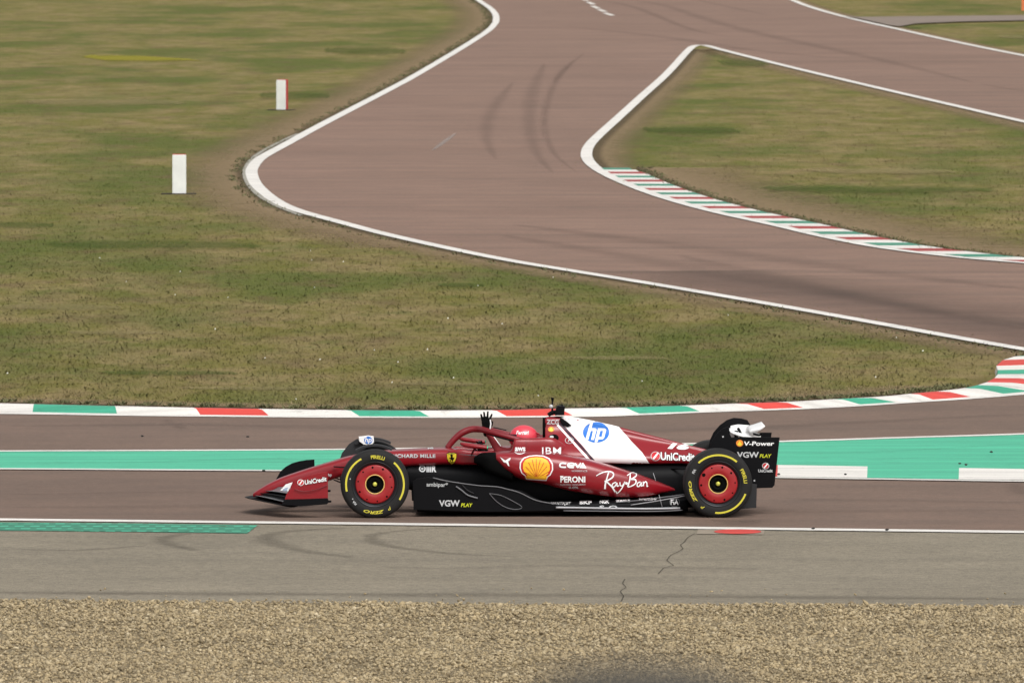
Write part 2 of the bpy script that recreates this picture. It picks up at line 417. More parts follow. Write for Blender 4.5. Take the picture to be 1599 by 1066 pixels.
ribbon('soil_edge', eKT, .02, .30, .016, M['soil'])
fk = [far[i]+NF[i]*.86 for i in range(0, len(far), 3)]
ribbon('soil_edge', fk, 0, .35, .034, M['soil'])
ribbon('dry_verge', fk, 0, 3.4, .030, M['dryverge'])
ribbon('flower_patch', [G(120,91.5), G(160,91.5), G(200,91.4), G(250,91.2), G(285,91)], -9, 9, .014, M['flowers'], taper=True)
for (a, b, y, w, m) in ((60,420,383,5,'lushgrass'),(-30,90,352,4,'lushgrass'),(150,380,583,1.5,'lushgrass'),(1120,1200,100,14,'lushgrass'),(1180,1560,298,5,'lushgrass'),
        (1000,1160,205,8,'lushgrass'),(500,640,80,14,'lushgrass'),(680,760,446,2,'lushgrass'),(280,520,607,1.0,'straw'),(30,300,160,8,'straw'),(100,260,520,1.6,'straw'),(620,760,600,1.2,'straw'),
        (1260,1500,270,4,'straw'),(400,520,150,10,'lushgrass'),(1410,1440,45,5,'lushgrass'),(880,1050,560,1.2,'straw'),(-20,200,480,2.5,'straw'),(700,900,640,.8,'straw'),(1560,1650,60,8,'straw')):
    z = .04 if (x_ := (a+b)/2) > 950 and y < 330 else .013
    if y > 630: continue
    ribbon('grass_patch', [G(x, y) for x in np.linspace(a, b, 12)], -w, w, z, M[m], taper=True)
# rubber marks on the asphalt
def mark(pts, w, m='skid', z=.018): ribbon('skid_mark', even(wline(smooth_px(pts, 12)), .4), -w/2, w/2, z, M[m], taper=True)
mark([(912,84),(880,112),(862,140),(852,170),(850,200),(858,228),(872,248),(900,270)], .5)
mark([(895,95),(872,118),(866,130)], .5)
mark([(850,100),(830,150),(828,200),(838,240),(862,270)], .9, 'skid2')
mark([(800,130),(765,180),(760,220),(775,250)], .8, 'skid2')
mark([(930,0),(990,12),(1060,40),(1100,52),(1150,60)], .9, 'skid')
mark([(985,0),(1040,10),(1100,30),(1180,52),(1300,78),(1420,105),(1520,130)], 1.6, 'skid2')
mark([(880,42),(960,50),(1060,62),(1180,80),(1330,94)], 1.4, 'skid2')
mark([(1530,132),(1570,139),(1620,146)], .5)
mark([(1060,-5),(1140,12),(1200,25)], .6)
mark([(676,236),(694,222.5),(712,209)], .30, 'scrape', .020)
mark([(800,352),(1000,376),(1200,404),(1400,430),(1620,455)], 2.2, 'skid2')
mark([(780,368),(960,398),(1160,436),(1340,466),(1500,492),(1620,512)], 2.0, 'skid2')
mark([(1060,400),(1200,432),(1330,462),(1460,490),(1600,515)], 1.6, 'skid2', .019)
mark([(0,775),(300,770),(600,776)], .6, 'skid2'); mark([(0,795),(420,792),(900,800),(1599,798)], 1.6, 'skid2'); mark([(1200,780),(1599,786)], .8, 'skid2')
mark([(0,668),(260,664),(500,668),(800,672)], 1.5, 'skid2'); mark([(560,690),(760,683),(1100,672),(1599,648)], 1.2, 'skid2')
mark([(380,755),(480,753)], .5,'skid2'); mark([(250,656),(275,664),(290,672)], .5)
mark([(1190,817),(1165,812),(1160,818),(1150,822)], 1.0); mark([(1575,755),(1592,765),(1605,775)], .6)
mark([(0,725),(200,724),(400,718),(540,714)], .3,'skid2',.019); mark([(1220,712),(1400,706),(1599,694)], .25, 'skid2', .019); mark([(1300,722),(1450,716),(1599,712)],.2,'skid2',.019)
mark([(730,822),(640,828),(588,834),(578,841),(592,850),(640,858),(720,866),(830,871)], .38, 'skid3', .010)
mark([(560,824),(450,830),(415,838),(425,848),(470,860),(560,872)], .6, 'skid3', .010)
mark([(300,832),(255,840),(262,850),(320,862)], .5, 'skid3', .010)
mark([(0,858),(120,860),(230,852)], .35, 'skid3', .010); mark([(560,886),(700,888),(900,884),(1200,890)], .9, 'skid2', .010)
mark([(-50,926),(800,930),(1650,936)], 1.35, 'skid3', .010)
M['rubbered'] = veil('rubbered_surface', (.070, .060, .056), [(0, .55), (.3, 1.), (1, 0.)], .35, .15, (.5, 1, 1), amt=.26)
iA = min(range(len(eL1)), key=lambda i: (eL1[i]-G(900,425)).length)
ribbon('worn_band', eL1[iA:], .13, 5.5, .0165, M['rubbered'])
random.seed(3)
cr = [(1085,834),(1074,840),(1068,848),(1062,852),(1067,858),(1058,863),(1047,868),(1041,876),(1052,884),(1036,888),(1028,897)]
ribbon('crack', even(wline(cr), .2), -.008, .008, .012, M['crack'])
ribbon('crack', even(wline([(976,905),(972,912),(978,918),(968,924),(974,932),(970,940)]), .2), -.008, .008, .012, M['crack'])
for x, y in ((222,687),(387,688),(412,741),(1216,747),(1499,730),(1508,732),(1548,712),(941,643),(947,646),(281,644),(1320,747),(1270,832),(1385,834)):
    p = G(x, y); b = bmesh.new(); bmesh.ops.create_icosphere(b, subdivisions=1, radius=.018)
    for v in b.verts: v.co = Vector((v.co.x*random.uniform(.8,1.5), v.co.y*1.4, v.co.z*random.uniform(.5,.8)+.03))
    o = bm_obj('rubber_crumb', b, simple('crumb', (.03,.028,.026), .9) if 'crumb' not in M else M['crumb']); o.location = (p.x, p.y, .02)
    tag(o, 'small dark crumb of tyre rubber lying on the track', 'debris', 'rubber crumbs scattered on the track')
    M['crumb'] = o.data.materials[0]
#@@SETTING_END

# ------------------------------------------------------------------ loose stones of the gravel trap
def bulk(name, verts, faces, mat, col=None, smooth=False):
    me = bpy.data.meshes.new(name); nv, nf, k = len(verts), len(faces), faces.shape[1]
    me.vertices.add(nv); me.vertices.foreach_set('co', verts.astype(np.float32).ravel())
    me.loops.add(nf*k); me.loops.foreach_set('vertex_index', faces.astype(np.int32).ravel())
    me.polygons.add(nf); me.polygons.foreach_set('loop_start', np.arange(0, nf*k, k, dtype=np.int32))
    me.update(calc_edges=True)
    if col is not None:
        a = me.color_attributes.new('tint', 'FLOAT_COLOR', 'POINT')
        a.data.foreach_set('color', np.concatenate([col, np.ones((nv, 1))], 1).astype(np.float32).ravel())
    me.materials.append(mat)
    o = bpy.data.objects.new(name, me); C.objects.link(o); return o
t = NT('gravel_stone'); at = t.n('ShaderNodeAttribute'); at.attribute_name = 'tint'
v = t.noise(t.pos(), 1.1, 5, .6)
t.l(t.mix(1.0, at.outputs['Color'], t.ramp(v, [(.3, .82), (.7, 1.12)]), 'MULTIPLY'), t.b.inputs['Base Color']); t.set(Roughness=.9)
M['stone'] = t.m
t = NT('gravel_bed'); n = t.noise(t.pos(), 38, 4, .8); n2 = t.noise(t.pos(), 1.1, 5, .6)
c = t.mix(t.ramp(n, [(.35, 0.), (.65, 1.)]), (.10, .078, .045), (.38, .30, .175)); t.l(c, t.b.inputs['Base Color']); t.set(Roughness=.95); t.bump(n, .8, .03)
M['bed'] = t.m
sheet('gravel_bed', wGE + [Vector((30, 60, 0)), Vector((-30, 60, 0))], .006, M['bed'])
ico = bmesh.new(); bmesh.ops.create_icosphere(ico, subdivisions=1, radius=1)
IV = np.array([v.co[:] for v in ico.verts]); IF = np.array([[v.index for v in f.verts] for f in ico.faces]); ico.free()
N = 110000
gx = RNG.uniform(-6.2, 6.2, N); gy0 = RNG.uniform(86.2, 104, N)
gey = np.interp(gx, [p.x for p in wGE], [p.y for p in wGE])
k = gy0 < gey + RNG.normal(0, .06, N) + (RNG.uniform(0, 1, N) < .012)*RNG.exponential(1.1, N); gx, gy0 = gx[k], gy0[k]; N = len(gx)
sz = RNG.lognormal(math.log(.0102), .36, N).clip(.006, .05)
sc = sz[:, None]*RNG.uniform(.6, 1.35, (N, 3))*np.array([1.25, 1.1, .8]); an = RNG.uniform(0, 6.283, N)
V = IV[None]*sc[:, None]*RNG.uniform(.8, 1.15, (N, 12, 1))
tl = RNG.normal(0, .35, N)[:, None]; V[..., 2] += V[..., 0]*tl
ca, sa = np.cos(an)[:, None], np.sin(an)[:, None]
X = V[..., 0]*ca - V[..., 1]*sa; Y = V[..., 0]*sa + V[..., 1]*ca
und = .02*np.sin(gx*1.7+gy0*.9) + .018*np.sin(gx*.6-gy0*2.3) + .02
zz = V[..., 2] + (np.maximum(und, 0)*.35 + .006 + RNG.uniform(0, .012, N))[:, None]
V = np.stack([X+gx[:, None], Y+gy0[:, None], zz], -1).reshape(-1, 3)
F = (IF[None] + (np.arange(N)*12)[:, None, None]).reshape(-1, 3)
pal = np.array([(.42,.345,.22),(.38,.31,.195),(.46,.39,.265),(.31,.255,.165),(.40,.34,.235),(.54,.47,.34),(.24,.195,.125)])
cc = pal[RNG.choice(7, N, p=[.25,.23,.14,.14,.12,.03,.09])]*RNG.uniform(.76, 1.06, (N, 1))*np.array([1.0, .955, .87])
o = bulk('gravel', V, F, M['stone'], np.repeat(cc, 12, 0)); tag(o, 'beige loose gravel of the run-off trap along the bottom of the view', 'gravel', kind='stuff')

# ------------------------------------------------------------------ grass blades, thinner with distance
def inside(x, y, poly):
    r = np.zeros(len(x), bool); n = len(poly); j = n-1
    for i in range(n):
        xi, yi, xj, yj = poly[i].x, poly[i].y, poly[j].x, poly[j].y
        if yi != yj: r ^= ((yi > y) != (yj > y)) & (x < (xj-xi)*(y-yi)/(yj-yi)+xi)
        j = i
    return r
def offset_poly(P, d):
    N_ = norms(P); return [p + n*d for p, n in zip(P, N_)]
left_poly = [p-n*(1.15 if p.y > 200 else .45) for p, n in zip(wL1, norms(wL1))] + [p for p in reversed(offset_poly(wKT, .5))] + [G(-700, 620), G(-700, -70)]
island_poly = offset_poly(wL2, -.9)
far_poly = offset_poly(wL3, .3) + [G(2000, -70)]
def grass(name, poly, n, label, cat, ymin, ymax, z0=0., hmul=1., jit=.0, mat='blade', xr=.058):
    u = RNG.uniform(0, 1, n)                                   # density ~ 1/d^3
    a, b = ymax**-2., ymin**-2.
    d = (a+(b-a)*u)**-.5
    x = d*RNG.uniform(-xr, xr, n)
    k = inside(x+RNG.normal(0, 1, n)*jit, d+RNG.normal(0, 1, n)*jit, poly); x, d = x[k], d[k]; n = len(x)
    h = RNG.lognormal(math.log(.018), .45, n).clip(.012, .13)*hmul*np.interp(d, [130, 200, 400], [1, .9, .6])
    clump = np.sin(x*2.1+np.sin(d*.7)*2)*np.sin(d*.55+np.sin(x*1.3)*2)
    h *= 1+.15*clump
    an = RNG.uniform(0, 6.283, n); w = RNG.uniform(.007, .018, n)*np.minimum(d/140, 1.5)
    lx, ly = RNG.normal(0, .7, n)*h, RNG.normal(0, .7, n)*h
    dx, dy = np.cos(an)*w/2, np.sin(an)*w/2
    z = np.zeros(n)+z0
    A = np.stack([x-dx, d-dy, z], -1); B = np.stack([x+dx, d+dy, z], -1)
    T = np.stack([x+lx+dx*.3, d+ly+dy*.3, z+h], -1); U = np.stack([x+lx-dx*.3, d+ly-dy*.3, z+h*.95], -1)
    V = np.stack([A, B, T, U], 1).reshape(-1, 3); F = np.arange(n*4).reshape(-1, 4)
    o = bulk(name, V, F, M[mat]); tag(o, label, cat, kind='stuff'); return o
grass('infield_grass', left_poly, 260000, 'short dry and green grass of the infield left of the bend and behind the kerb', 'grass', 131, 520, jit=.55)
grass('island_grass', island_poly, 130000, 'short mown grass on the island between the two track branches', 'grass', 176, 400, .016, jit=.6)
grass('verge_grass', far_poly, 120000, 'short grass beyond the track edge at the top right corner', 'grass', 330, 560, .016)
M['straw_blade'] = simple('straw_blades', (.25, .195, .105), .95, var=.35, vs=1.5)
def band(P, a, b): return offset_poly(P, a) + list(reversed(offset_poly(P, b)))
grass('kerb_straw', band(eKT, .06, 1.4), 60000, 'dry straw coloured grass fringe behind the near kerb', 'dry grass', 131, 160, jit=.0, mat='straw_blade', hmul=.9)
grass('bend_straw', band([p for p in wL1 if p.y > 190], -.35, -1.6), 90000, 'dry trodden grass fringe beside the outer white line of the bend', 'dry grass', 140, 480, jit=.1, mat='straw_blade', hmul=.6)
# little white daisies in the near grass
n = 45; u = RNG.uniform(0, 1, n); d = 134+u*60; x = d*RNG.uniform(-.05, .05, n); k = inside(x, d, left_poly); x, d = x[k], d[k]; n = len(x)
rr = RNG.uniform(.007, .013, n); V = []
V = np.stack([np.stack([x-rr, d, np.full(n, .045)], -1), np.stack([x, d-rr, np.full(n, .045)], -1), np.stack([x+rr, d, np.full(n, .05)], -1), np.stack([x, d+rr, np.full(n, .065)], -1)], 1).reshape(-1, 3)
o = bulk('daisies', V, np.arange(n*4).reshape(-1, 4), simple('daisy', (.7,.7,.62), .9)); tag(o, 'tiny white daisies dotted through the near infield grass', 'flowers', kind='stuff')
# coarse weeds along soil edges
def weeds(name, P, a, b, n, z0, label):
    V = []; F = []
    for i in range(n):
        q = random.randrange(len(P)); p = P[q] + norms_cache[id(P)][q]*random.uniform(a, b)
        if abs(p.x) > p.y*.056: continue
        for k in range(5):
            h = random.uniform(.02, .065); an = random.uniform(0, 6.28); w = .016; L = random.uniform(.02, .09)
            bx, by = p.x+random.gauss(0, .05), p.y+random.gauss(0, .05)
            i0 = len(V); V += [(bx-w, by, z0), (bx+w, by, z0), (bx+L*math.cos(an), by+L*math.sin(an), z0+h)]; F.append((i0, i0+1, i0+2))
    o = bulk(name, np.array(V), np.array(F), simple('weed', (.105, .105, .045), .9, var=.4, vs=2)); tag(o, label, 'weeds', kind='stuff')
norms_cache = {id(q): norms(q) for q in (eL1, eKT, fk)}
weeds('bend_weeds', eL1, -.2, -.5, 900, 0, 'dark coarse weeds in the soil beside the outer white line of the bend')
weeds('kerb_weeds', eKT, .04, .3, 900, 0, 'low weeds growing over the back of the near kerb')
weeds('island_weeds', fk, .0, .3, 350, .016, 'dark weeds behind the far striped kerb')

# ------------------------------------------------------------------ marker posts
def box_bm(bm, x0, x1, y0, y1, z0, z1, bev=.006):
    r = bmesh.ops.create_cube(bm, size=1); vs_ = r['verts']
    for v in vs_: v.co = Vector(((x0+x1)/2+v.co.x*(x1-x0), (y0+y1)/2+v.co.y*(y1-y0), (z0+z1)/2+v.co.z*(z1-z0)))
    if bev: bmesh.ops.bevel(bm, geom=list({e for v in vs_ for e in v.link_edges}), offset=bev, segments=2, affect='EDGES')
wm = simple('post_white', (.76, .78, .75), .5, var=.08, vs=3); rm = simple('post_red', (.50, .03, .035), .5)
def post(px, py, w, h, rot, dep, label, red_w):
    p = G(px, py); s = (HORIZON*-1+py)/CAMH
    root = empty('marker_post', (p.x, p.y, 0), rot)
    tag(root, label, 'marker post', 'white marker posts beside the bend')
    b = bmesh.new(); box_bm(b, -w/2, w/2, -dep, 0, 0, h); bm_obj('front_board', b, wm, root)
    b = bmesh.new(); box_bm(b, -w/2+.004, w/2-.004, .003, dep*red_w, .003, h+.012); bm_obj('rear_board', b, rm, root)
    b = bmesh.new(); box_bm(b, -w/2-.22, w/2+.20, -dep*3, dep*4, -.02, .022, .006); bm_obj('soil_pad', b, M['soilpad'], root)
    return root
M['soilpad'] = simple('soil_pad', (.045, .038, .025), .95, var=.4, vs=6)
post(280, 303.5, .275, .795, 0, .05, 'white marker post standing nearest the tip of the bend, pale face only', 1.0)
post(439.5, 172.5, .25, .80, R(-17), .06, 'more distant white marker post with a red side facing the track', 3.2)
# orange marker at the right edge
p = G(1600, 19); root = empty('marker_board', (p.x, p.y, 0)); tag(root, 'small orange board standing in the far grass at the right edge of the view', 'marker board')
b = bmesh.new(); box_bm(b, -.13, .35, -.03, .03, .05, .85); bm_obj('board', b, simple('orange', (.62, .17, .06), .5), root)
b = bmesh.new(); box_bm(b, .08, .14, .031, .09, 0, .8, .004); bm_obj('leg', b, simple('leg_grey', (.2,.2,.2), .5), root)
# catch-fence post close to the camera, out of focus
b = bmesh.new()
ptop = CO + ray(996, 1043)*6.2
prof = [(0, .0), (.035, -.001), (.050, -.006), (.066, -.018), (.074, -.05), (.060, -.07), (.050, -.10), (.050, -ptop.z+.05), (.11, -ptop.z+.03), (.11, -ptop.z)]
rings = []
for r_, z_ in prof: rings.append([b.verts.new((r_*math.cos(a), r_*math.sin(a), z_)) for a in np.linspace(0, 2*math.pi, 24, endpoint=False)] if r_ else [b.verts.new((0, 0, z_))])
for A_, B_ in zip(rings, rings[1:]):
    for i in range(24):
        j = (i+1) % 24
        b.faces.new([A_[0], B_[i], B_[j]] if len(A_) == 1 else [A_[i], B_[i], B_[j], A_[j]])
o = bm_obj('fence_post', b, simple('post_dark', (.045, .042, .036), .7), None, True); o.location = ptop
tag(o, 'dark out of focus post top low in the foreground in front of the gravel', 'post')
#@@STUFF_END

# ================================================================== the racing car
YAW = R(1.2)
mid = G(853.5, 809.3); n_away = Vector((-math.sin(YAW), math.cos(YAW), 0)); e_back = Vector((math.cos(YAW), math.sin(YAW), 0))
ORG = mid + n_away*1.0
CARM = Matrix.Translation(ORG) @ Matrix.Rotation(YAW, 4, 'Z'); CARI = CARM.inverted()
car = empty('racing_car', ORG, YAW)
tag(car, 'scarlet and black open-wheel racing car covered in sponsor logos, driving along the near lane', 'racing car')
def Q(px, py, yl):
    """point of the car's own frame seen at a picture point, at sideways distance yl from its centre line (metres, - = near side)"""
    o = CARI @ CO; d = (CARI.to_3x3() @ ray(px, py)); t = (yl-o.y)/d.y; p = o+d*t
    return Vector((p.x, yl, p.z))
red = simple('scarlet_paint', (.25, .0045, .011), .38, coat=.55)
red.node_tree.nodes['Principled BSDF'].inputs['Specular IOR Level'].default_value = .35
dred = simple('dark_scarlet', (.17, .008, .013), .45, coat=.1)
carb = simple('carbon_black', (.005, .005, .006), .5)
carb.node_tree.nodes['Principled BSDF'].inputs['Specular IOR Level'].default_value = .10
carbm = simple('carbon_matt', (.015, .015, .017), .6)
grey = simple('carbon_grey', (.16, .16, .17), .35)
silver = simple('silver_edge', (.42, .42, .44), .35)
white = simple('white_vinyl', (.90, .90, .90), .5)
offw = simple('grey_white_vinyl', (.55, .56, .57), .5)
yel = simple('yellow_vinyl', (.90, .68, .04), .5)
tyel = simple('yellow_tyre_mark', (.66, .58, .05), .7)
pyel = simple('lime_vinyl', (.62, .66, .02), .5)
oran = simple('orange_vinyl', (.82, .26, .03), .5)
blue = simple('blue_vinyl', (.02, .17, .62), .5)
blackv = simple('black_vinyl', (.004, .004, .004), .8)
blackv.node_tree.nodes['Principled BSDF'].inputs['Specular IOR Level'].default_value = .05
redv = simple('red_vinyl', (.55, .012, .02), .5)
gold = simple('gold_ring', (.72, .45, .14), .4)
rubber = simple('tyre_rubber_black', (.014, .0135, .0135), .75)
rubber.node_tree.nodes['Principled BSDF'].inputs['Specular IOR Level'].default_value = .3
rimm = simple('dark_rim', (.030, .032, .036), .35, .6)
mirg = simple('mirror_glass_green_reflection', (.03, .42, .22), .15)  # the green reflection is painted in as the glass's base colour

def sgnp(v, e): return math.copysign(abs(v)**e, v)
def crs(rows, n=4):
    """interpolate station rows smoothly"""
    A = [np.array(r, float) for r in rows]; out = []
    for i in range(len(A)-1):
        p0 = A[max(i-1, 0)]; p1 = A[i]; p2 = A[i+1]; p3 = A[min(i+2, len(A)-1)]
        for k in range(n):
            t = k/n; out.append(.5*((2*p1)+(p2-p0)*t+(2*p0-5*p1+4*p2-p3)*t*t+(3*p1-p0-3*p2+p3)*t**3))
    out.append(A[-1]); return out
def skin_rings(name, rings, mat, parent, cap=True, closed=True):
    b = bmesh.new(); R_ = [[b.verts.new(p) for p in r] for r in rings]; n = len(rings[0])
    for A_, B_ in zip(R_, R_[1:]):
        for i in range(n if closed else n-1):
            j = (i+1) % n; b.faces.new([A_[i], A_[j], B_[j], B_[i]])
    if cap and closed:
        b.faces.new(list(reversed(R_[0]))); b.faces.new(R_[-1])
    bmesh.ops.recalc_face_normals(b, faces=b.faces)
    return bm_obj(name, b, mat, parent, True)
def loft(name, rows, mat, parent, yl=None, e=.62, seg=32, n=4):
    """rows: px, ytop px, ybottom px, centre y (m), half width (m)"""
    rings = []
    for px, yt, yb, yc, w in crs(rows, n):
        pl = yc if yl is None else yl
        a = Q(px, yt, pl); c = Q(px, yb, pl); zc = (a.z+c.z)/2; h = (a.z-c.z)/2
        rings.append([Vector((a.x, yc+w*sgnp(math.cos(t), e), zc+h*sgnp(math.sin(t), e))) for t in np.linspace(0, 2*math.pi, seg, endpoint=False)])
    return skin_rings(name, rings, mat, parent)
def tube(name, pts, rad, mat, parent, flat=1.0, seg=12, sm=5):
    P = crs([list(p) for p in pts], sm) if len(pts) > 2 else [np.array(p, float) for p in pts]
    rd = rad if hasattr(rad, '__len__') else [rad]*len(pts)
    rr = np.interp(np.linspace(0, len(pts)-1, len(P)), range(len(pts)), rd)
    rings = []
    for i, p in enumerate(P):
        t = Vector(P[min(i+1, len(P)-1)]) - Vector(P[max(i-1, 0)]); t.normalize()
        s = t.cross(Vector((0, 0, 1))); s = s.normalized() if s.length > 1e-3 else Vector((0, 1, 0)); u = s.cross(t)
        rings.append([Vector(p)+s*rr[i]*math.cos(a)+u*rr[i]*flat*math.sin(a) for a in np.linspace(0, 2*math.pi, seg, endpoint=False)])
    return skin_rings(name, rings, mat, parent)
def plate(name, pts, yl, th, mat, parent, curve=0.0, bev=.003):
    """outline traced in picture points at sideways position yl, given thickness th"""
    b = bmesh.new(); P = [Q(x, y, yl) for x, y in pts]
    lo = [b.verts.new(p) for p in P]; f = b.faces.new(lo)
    r = bmesh.ops.extrude_face_region(b, geom=[f]); nv = [g for g in r['geom'] if isinstance(g, bmesh.types.BMVert)]
    for v in nv: v.co.y += th
    if bev: bmesh.ops.bevel(b, geom=[e for e in b.edges if abs(e.verts[0].co.y-e.verts[1].co.y) < 1e-6], offset=bev, segments=1, affect='EDGES')
    bmesh.ops.triangulate(b, faces=[f for f in b.faces if len(f.verts) > 4])
    bmesh.ops.recalc_face_normals(b, faces=b.faces)
    return bm_obj(name, b, mat, parent)
def mirror(o, name=None):
    me = o.data.copy(); c = o.copy(); c.data = me; C.objects.link(c); c.parent = o.parent
    for v in me.vertices: v.co.y = -v.co.y
    me.flip_normals(); c.name = name or o.name.split('.')[0]; return c
def both(o): return [o, mirror(o)]

# ---- body panels
nose = loft('nose', [(395,769.5,775,0,.05),(403,764,775,0,.085),(418,755,773,0,.11),(438,745.5,770,0,.125),(462,737,765,0,.135),(490,728,758,0,.145),(520,719,748,0,.16),(545,711.5,740,0,.175),(578,705.5,735,0,.19),
    (612,702,731,0,.215),(650,700,727,0,.24),(690,698.5,725,0,.27),(712,699.5,725,0,.30),(728,705,725,0,.315),(760,709,725,0,.32),(858,709,725,0,.32)], red, car, e=.5)
tub = both(loft('cockpit_side', [(700,704,720,-.270,.02),(718,701,725,-.290,.045),(735,703.5,725,-.30,.045),(765,704.5,725,-.31,.05),(792,703.5,725,-.31,.055),(799,701,725,-.305,.06),(802,687,725,-.30,.065),(806,684,725,-.30,.07),(830,683.5,725,-.29,.08),(858,682.5,725,-.285,.09),(872,687,725,-.265,.085),(888,699,725,-.24,.05)], red, car, e=.5, n=3))
loft('headrest', [(822,690,716,0,.26),(838,688,716,0,.27),(856,687,716,0,.28)], dred, car, e=.45)
def cover_ring(px, yt, yb, ws, wt, t0):
    a = Q(px, yt, 0); c = Q(px, yb, -ws); zt, zb = a.z, c.z; H = zt-zb; half = []
    for k in range(23):
        t = k/22; u = min(1, max(0, (t-(t0-.34))/.72)); s = 1-u*u*(3-2*u)
        w = wt+(ws-wt)*s
        if t < .12: w *= .90+.10*(t/.12)**.5
        if t > .94: w *= max(.0, 1-((t-.94)/.06)**2)**.5
        half.append((w, zb+H*t))
    return [Vector((a.x, -w, z)) for w, z in half] + [Vector((a.x, w, z)) for w, z in reversed(half[:-1])]
rows = [(851,651,724,.335,.088,.46),(858,650,724,.345,.092,.46),(872,649.5,724,.36,.085,.46),(885,649.8,724,.37,.07,.47),(905,652.5,724,.37,.052,.48),(930,657.5,724,.355,.038,.5),(960,664.5,724,.32,.030,.5),(1000,675,724,.27,.024,.5),(1035,684,724,.235,.020,.52),(1070,693,724,.20,.016,.55),(1110,703,729,.15,.012,.55),(1150,712,738,.10,.010,.55),(1168,718,744,.06,.008,.55)]
engine = skin_rings('engine_cover', [cover_ring(*r) for r in crs(rows, 5)], red, car)
intake = loft('air_intake', [(847.5,652,684,0,.092),(852,651,686,0,.094)], blackv, car, e=.7)
pods = both(loft('sidepod', [(774,706,718,-.50,.235),(779,704.8,724,-.50,.25),(790,704.2,735,-.51,.26),(812,704.2,747,-.52,.27),(850,704.8,755,-.52,.275),(880,708,763,-.52,.275),(920,716.5,770.5,-.52,.27),(960,728,775.5,-.50,.25),(1000,741,775.5,-.48,.205),(1030,752.5,770.5,-.455,.13),(1046,759,767,-.44,.07),(1054,763,765.5,-.435,.02)], red, car, e=.62))
mouths = both(loft('sidepod_inlet', [(740,714,722,-.40,.09),(751,707.5,727,-.46,.16),(762,706.5,737,-.49,.22),(778,706.5,744,-.50,.238),(800,710,752,-.50,.24)], blackv, car, e=.55))
lower = loft('lower_bodywork', [(560,723,742,0,.16),(600,724,754,0,.20),(640,723.5,764,0,.24),(700,723.5,776,0,.30),(760,722,785,0,.38),(820,726,790,0,.46),(880,726,792,0,.46),(940,723,792,0,.40),(1000,722.5,792,0,.33),(1050,722.5,792,0,.28),(1105,727,790,0,.22),(1160,737,782,0,.12)], carb, car, e=.6)
floor = loft('floor', [(652,795,799.5,0,.70),(700,790,800.5,0,.765),(780,787,801.5,0,.785),(860,785,801.5,0,.79),(940,782,801.5,0,.79),(1000,779.5,801.5,0,.78),(1050,778,801,0,.74),(1075,778,800,0,.70)], carb, car, yl=-.78, e=.35)
for sg in (0,):
    fences = both(plate('floor_fence', [(644,751),(652,747),(668,745),(690,747.5),(715,752.5),(745,757.5),(775,759),(795,763),(815,766),(835,777),(858,786.5),(872,788),(872,797),(760,799),(646,795.5)], -.80, .02, carb, car))
# curved ridges and vanes; the ridge's highlight is put into its grey colour
def ridge(name, pts, yl, rad, mat, flat=.7):
    return tube(name, [Q(x, y, yl) for x, y in pts], rad, mat, car, flat, 8)
for nm, pts, yl, rad, mt in (('floor_ridge', [(676,745.5),(700,751),(745,757.5),(775,759.5),(793,763.5),(812,769),(838,781),(872,787)], -.802, .007, grey),
    ('floor_vane', [(712,759),(722,766),(731,773),(746,777.5)], -.81, .011, grey), ('floor_vane', [(722,757),(730,765),(740,770)], -.812, .007, carbm),
    ('floor_cutout', [(764,770),(782,773),(799,781),(815,791),(806,795),(791,792),(776,783),(764,770)], -.808, .0045, grey),
    ('floor_edge_wing', [(868,792),(905,792.5),(960,793.5),(1010,794),(1062,793)], -.82, .016, silver),
    ('floor_edge_wing', [(880,797),(940,797.5),(1020,798),(1066,796)], -.83, .008, grey),
    ('floor_strake', [(962,784),(1000,780.5),(1035,776),(1072,771)], -.79, .007, grey), ('floor_strake', [(985,788),(1030,781),(1070,773.5)], -.80, .006, silver),
    ('floor_stay', [(1020,738),(1026,757)], -.50, .004, silver), ('floor_stay', [(1029,772),(1034,791)], -.80, .0045, silver)):
    both(ridge(nm, pts, yl, rad, mt))
diff = both(plate('diffuser_side', [(1150,752),(1182,756),(1181,792.5),(1165,793.5),(1150,795)], -.62, .02, carbm, car))
loft('diffuser', [(1085,780,797,0,.60),(1130,770,796,0,.60),(1168,762,775,0,.60),(1177,760,766,0,.60)], carb, car, yl=-.6, e=.3)
loft('crash_structure', [(1150,730,748,0,.08),(1190,734,745,0,.05),(1204,735,744,0,.045)], carb, car, e=.6)
loft('rain_light', [(1203,729,743,0,.05),(1211,729,743,0,.05)], redv, car, e=.4)
# ---- halo
haloc = [(698,699.5,0,.030),(709,686,0,.034),(721,675.8,0,.036),(735,670.2,0,.036),(747,669.8,-.03,.035),(757,671.5,-.12,.033),(768,674.8,-.20,.030),(785,679.5,-.26,.027),(812,686.3,-.30,.026),(838,691.5,-.31,.026),(862,697,-.29,.026)]
hp = [Q(x, y, yl) for x, y, yl, _ in haloc]
hred = simple('halo_scarlet', (.19, .005, .011), .4, coat=.35)
halo = tube('halo', hp, [h[3] for h in haloc], hred, car, 1.0, 16)
h2 = [Vector((p.x, -p.y, p.z)) for p in hp[4:]]
b = bmesh.new(); b.from_mesh(halo.data)
t2 = tube('halo_arm', [hp[3]]+h2, [.034,.034,.032,.030,.027,.026,.026,.026], red, car, 1.0, 16); b.from_mesh(t2.data); bpy.data.objects.remove(t2, do_unlink=True)
bmesh.ops.recalc_face_normals(b, faces=b.faces); b.to_mesh(halo.data); b.free()
for p_ in halo.data.polygons: p_.use_smooth = True
hw = tube('halo_winglet', [Q(771,667.3,-.10), Q(780,669,-.06), Q(790,671.5,-.10)], .011, carb, car, .5); 
tube('halo_underside', [Vector((p.x, p.y-.004, p.z-.026)) for p in hp[5:10]], [.012,.018,.018,.016,.01], carb, car, .7, 8)
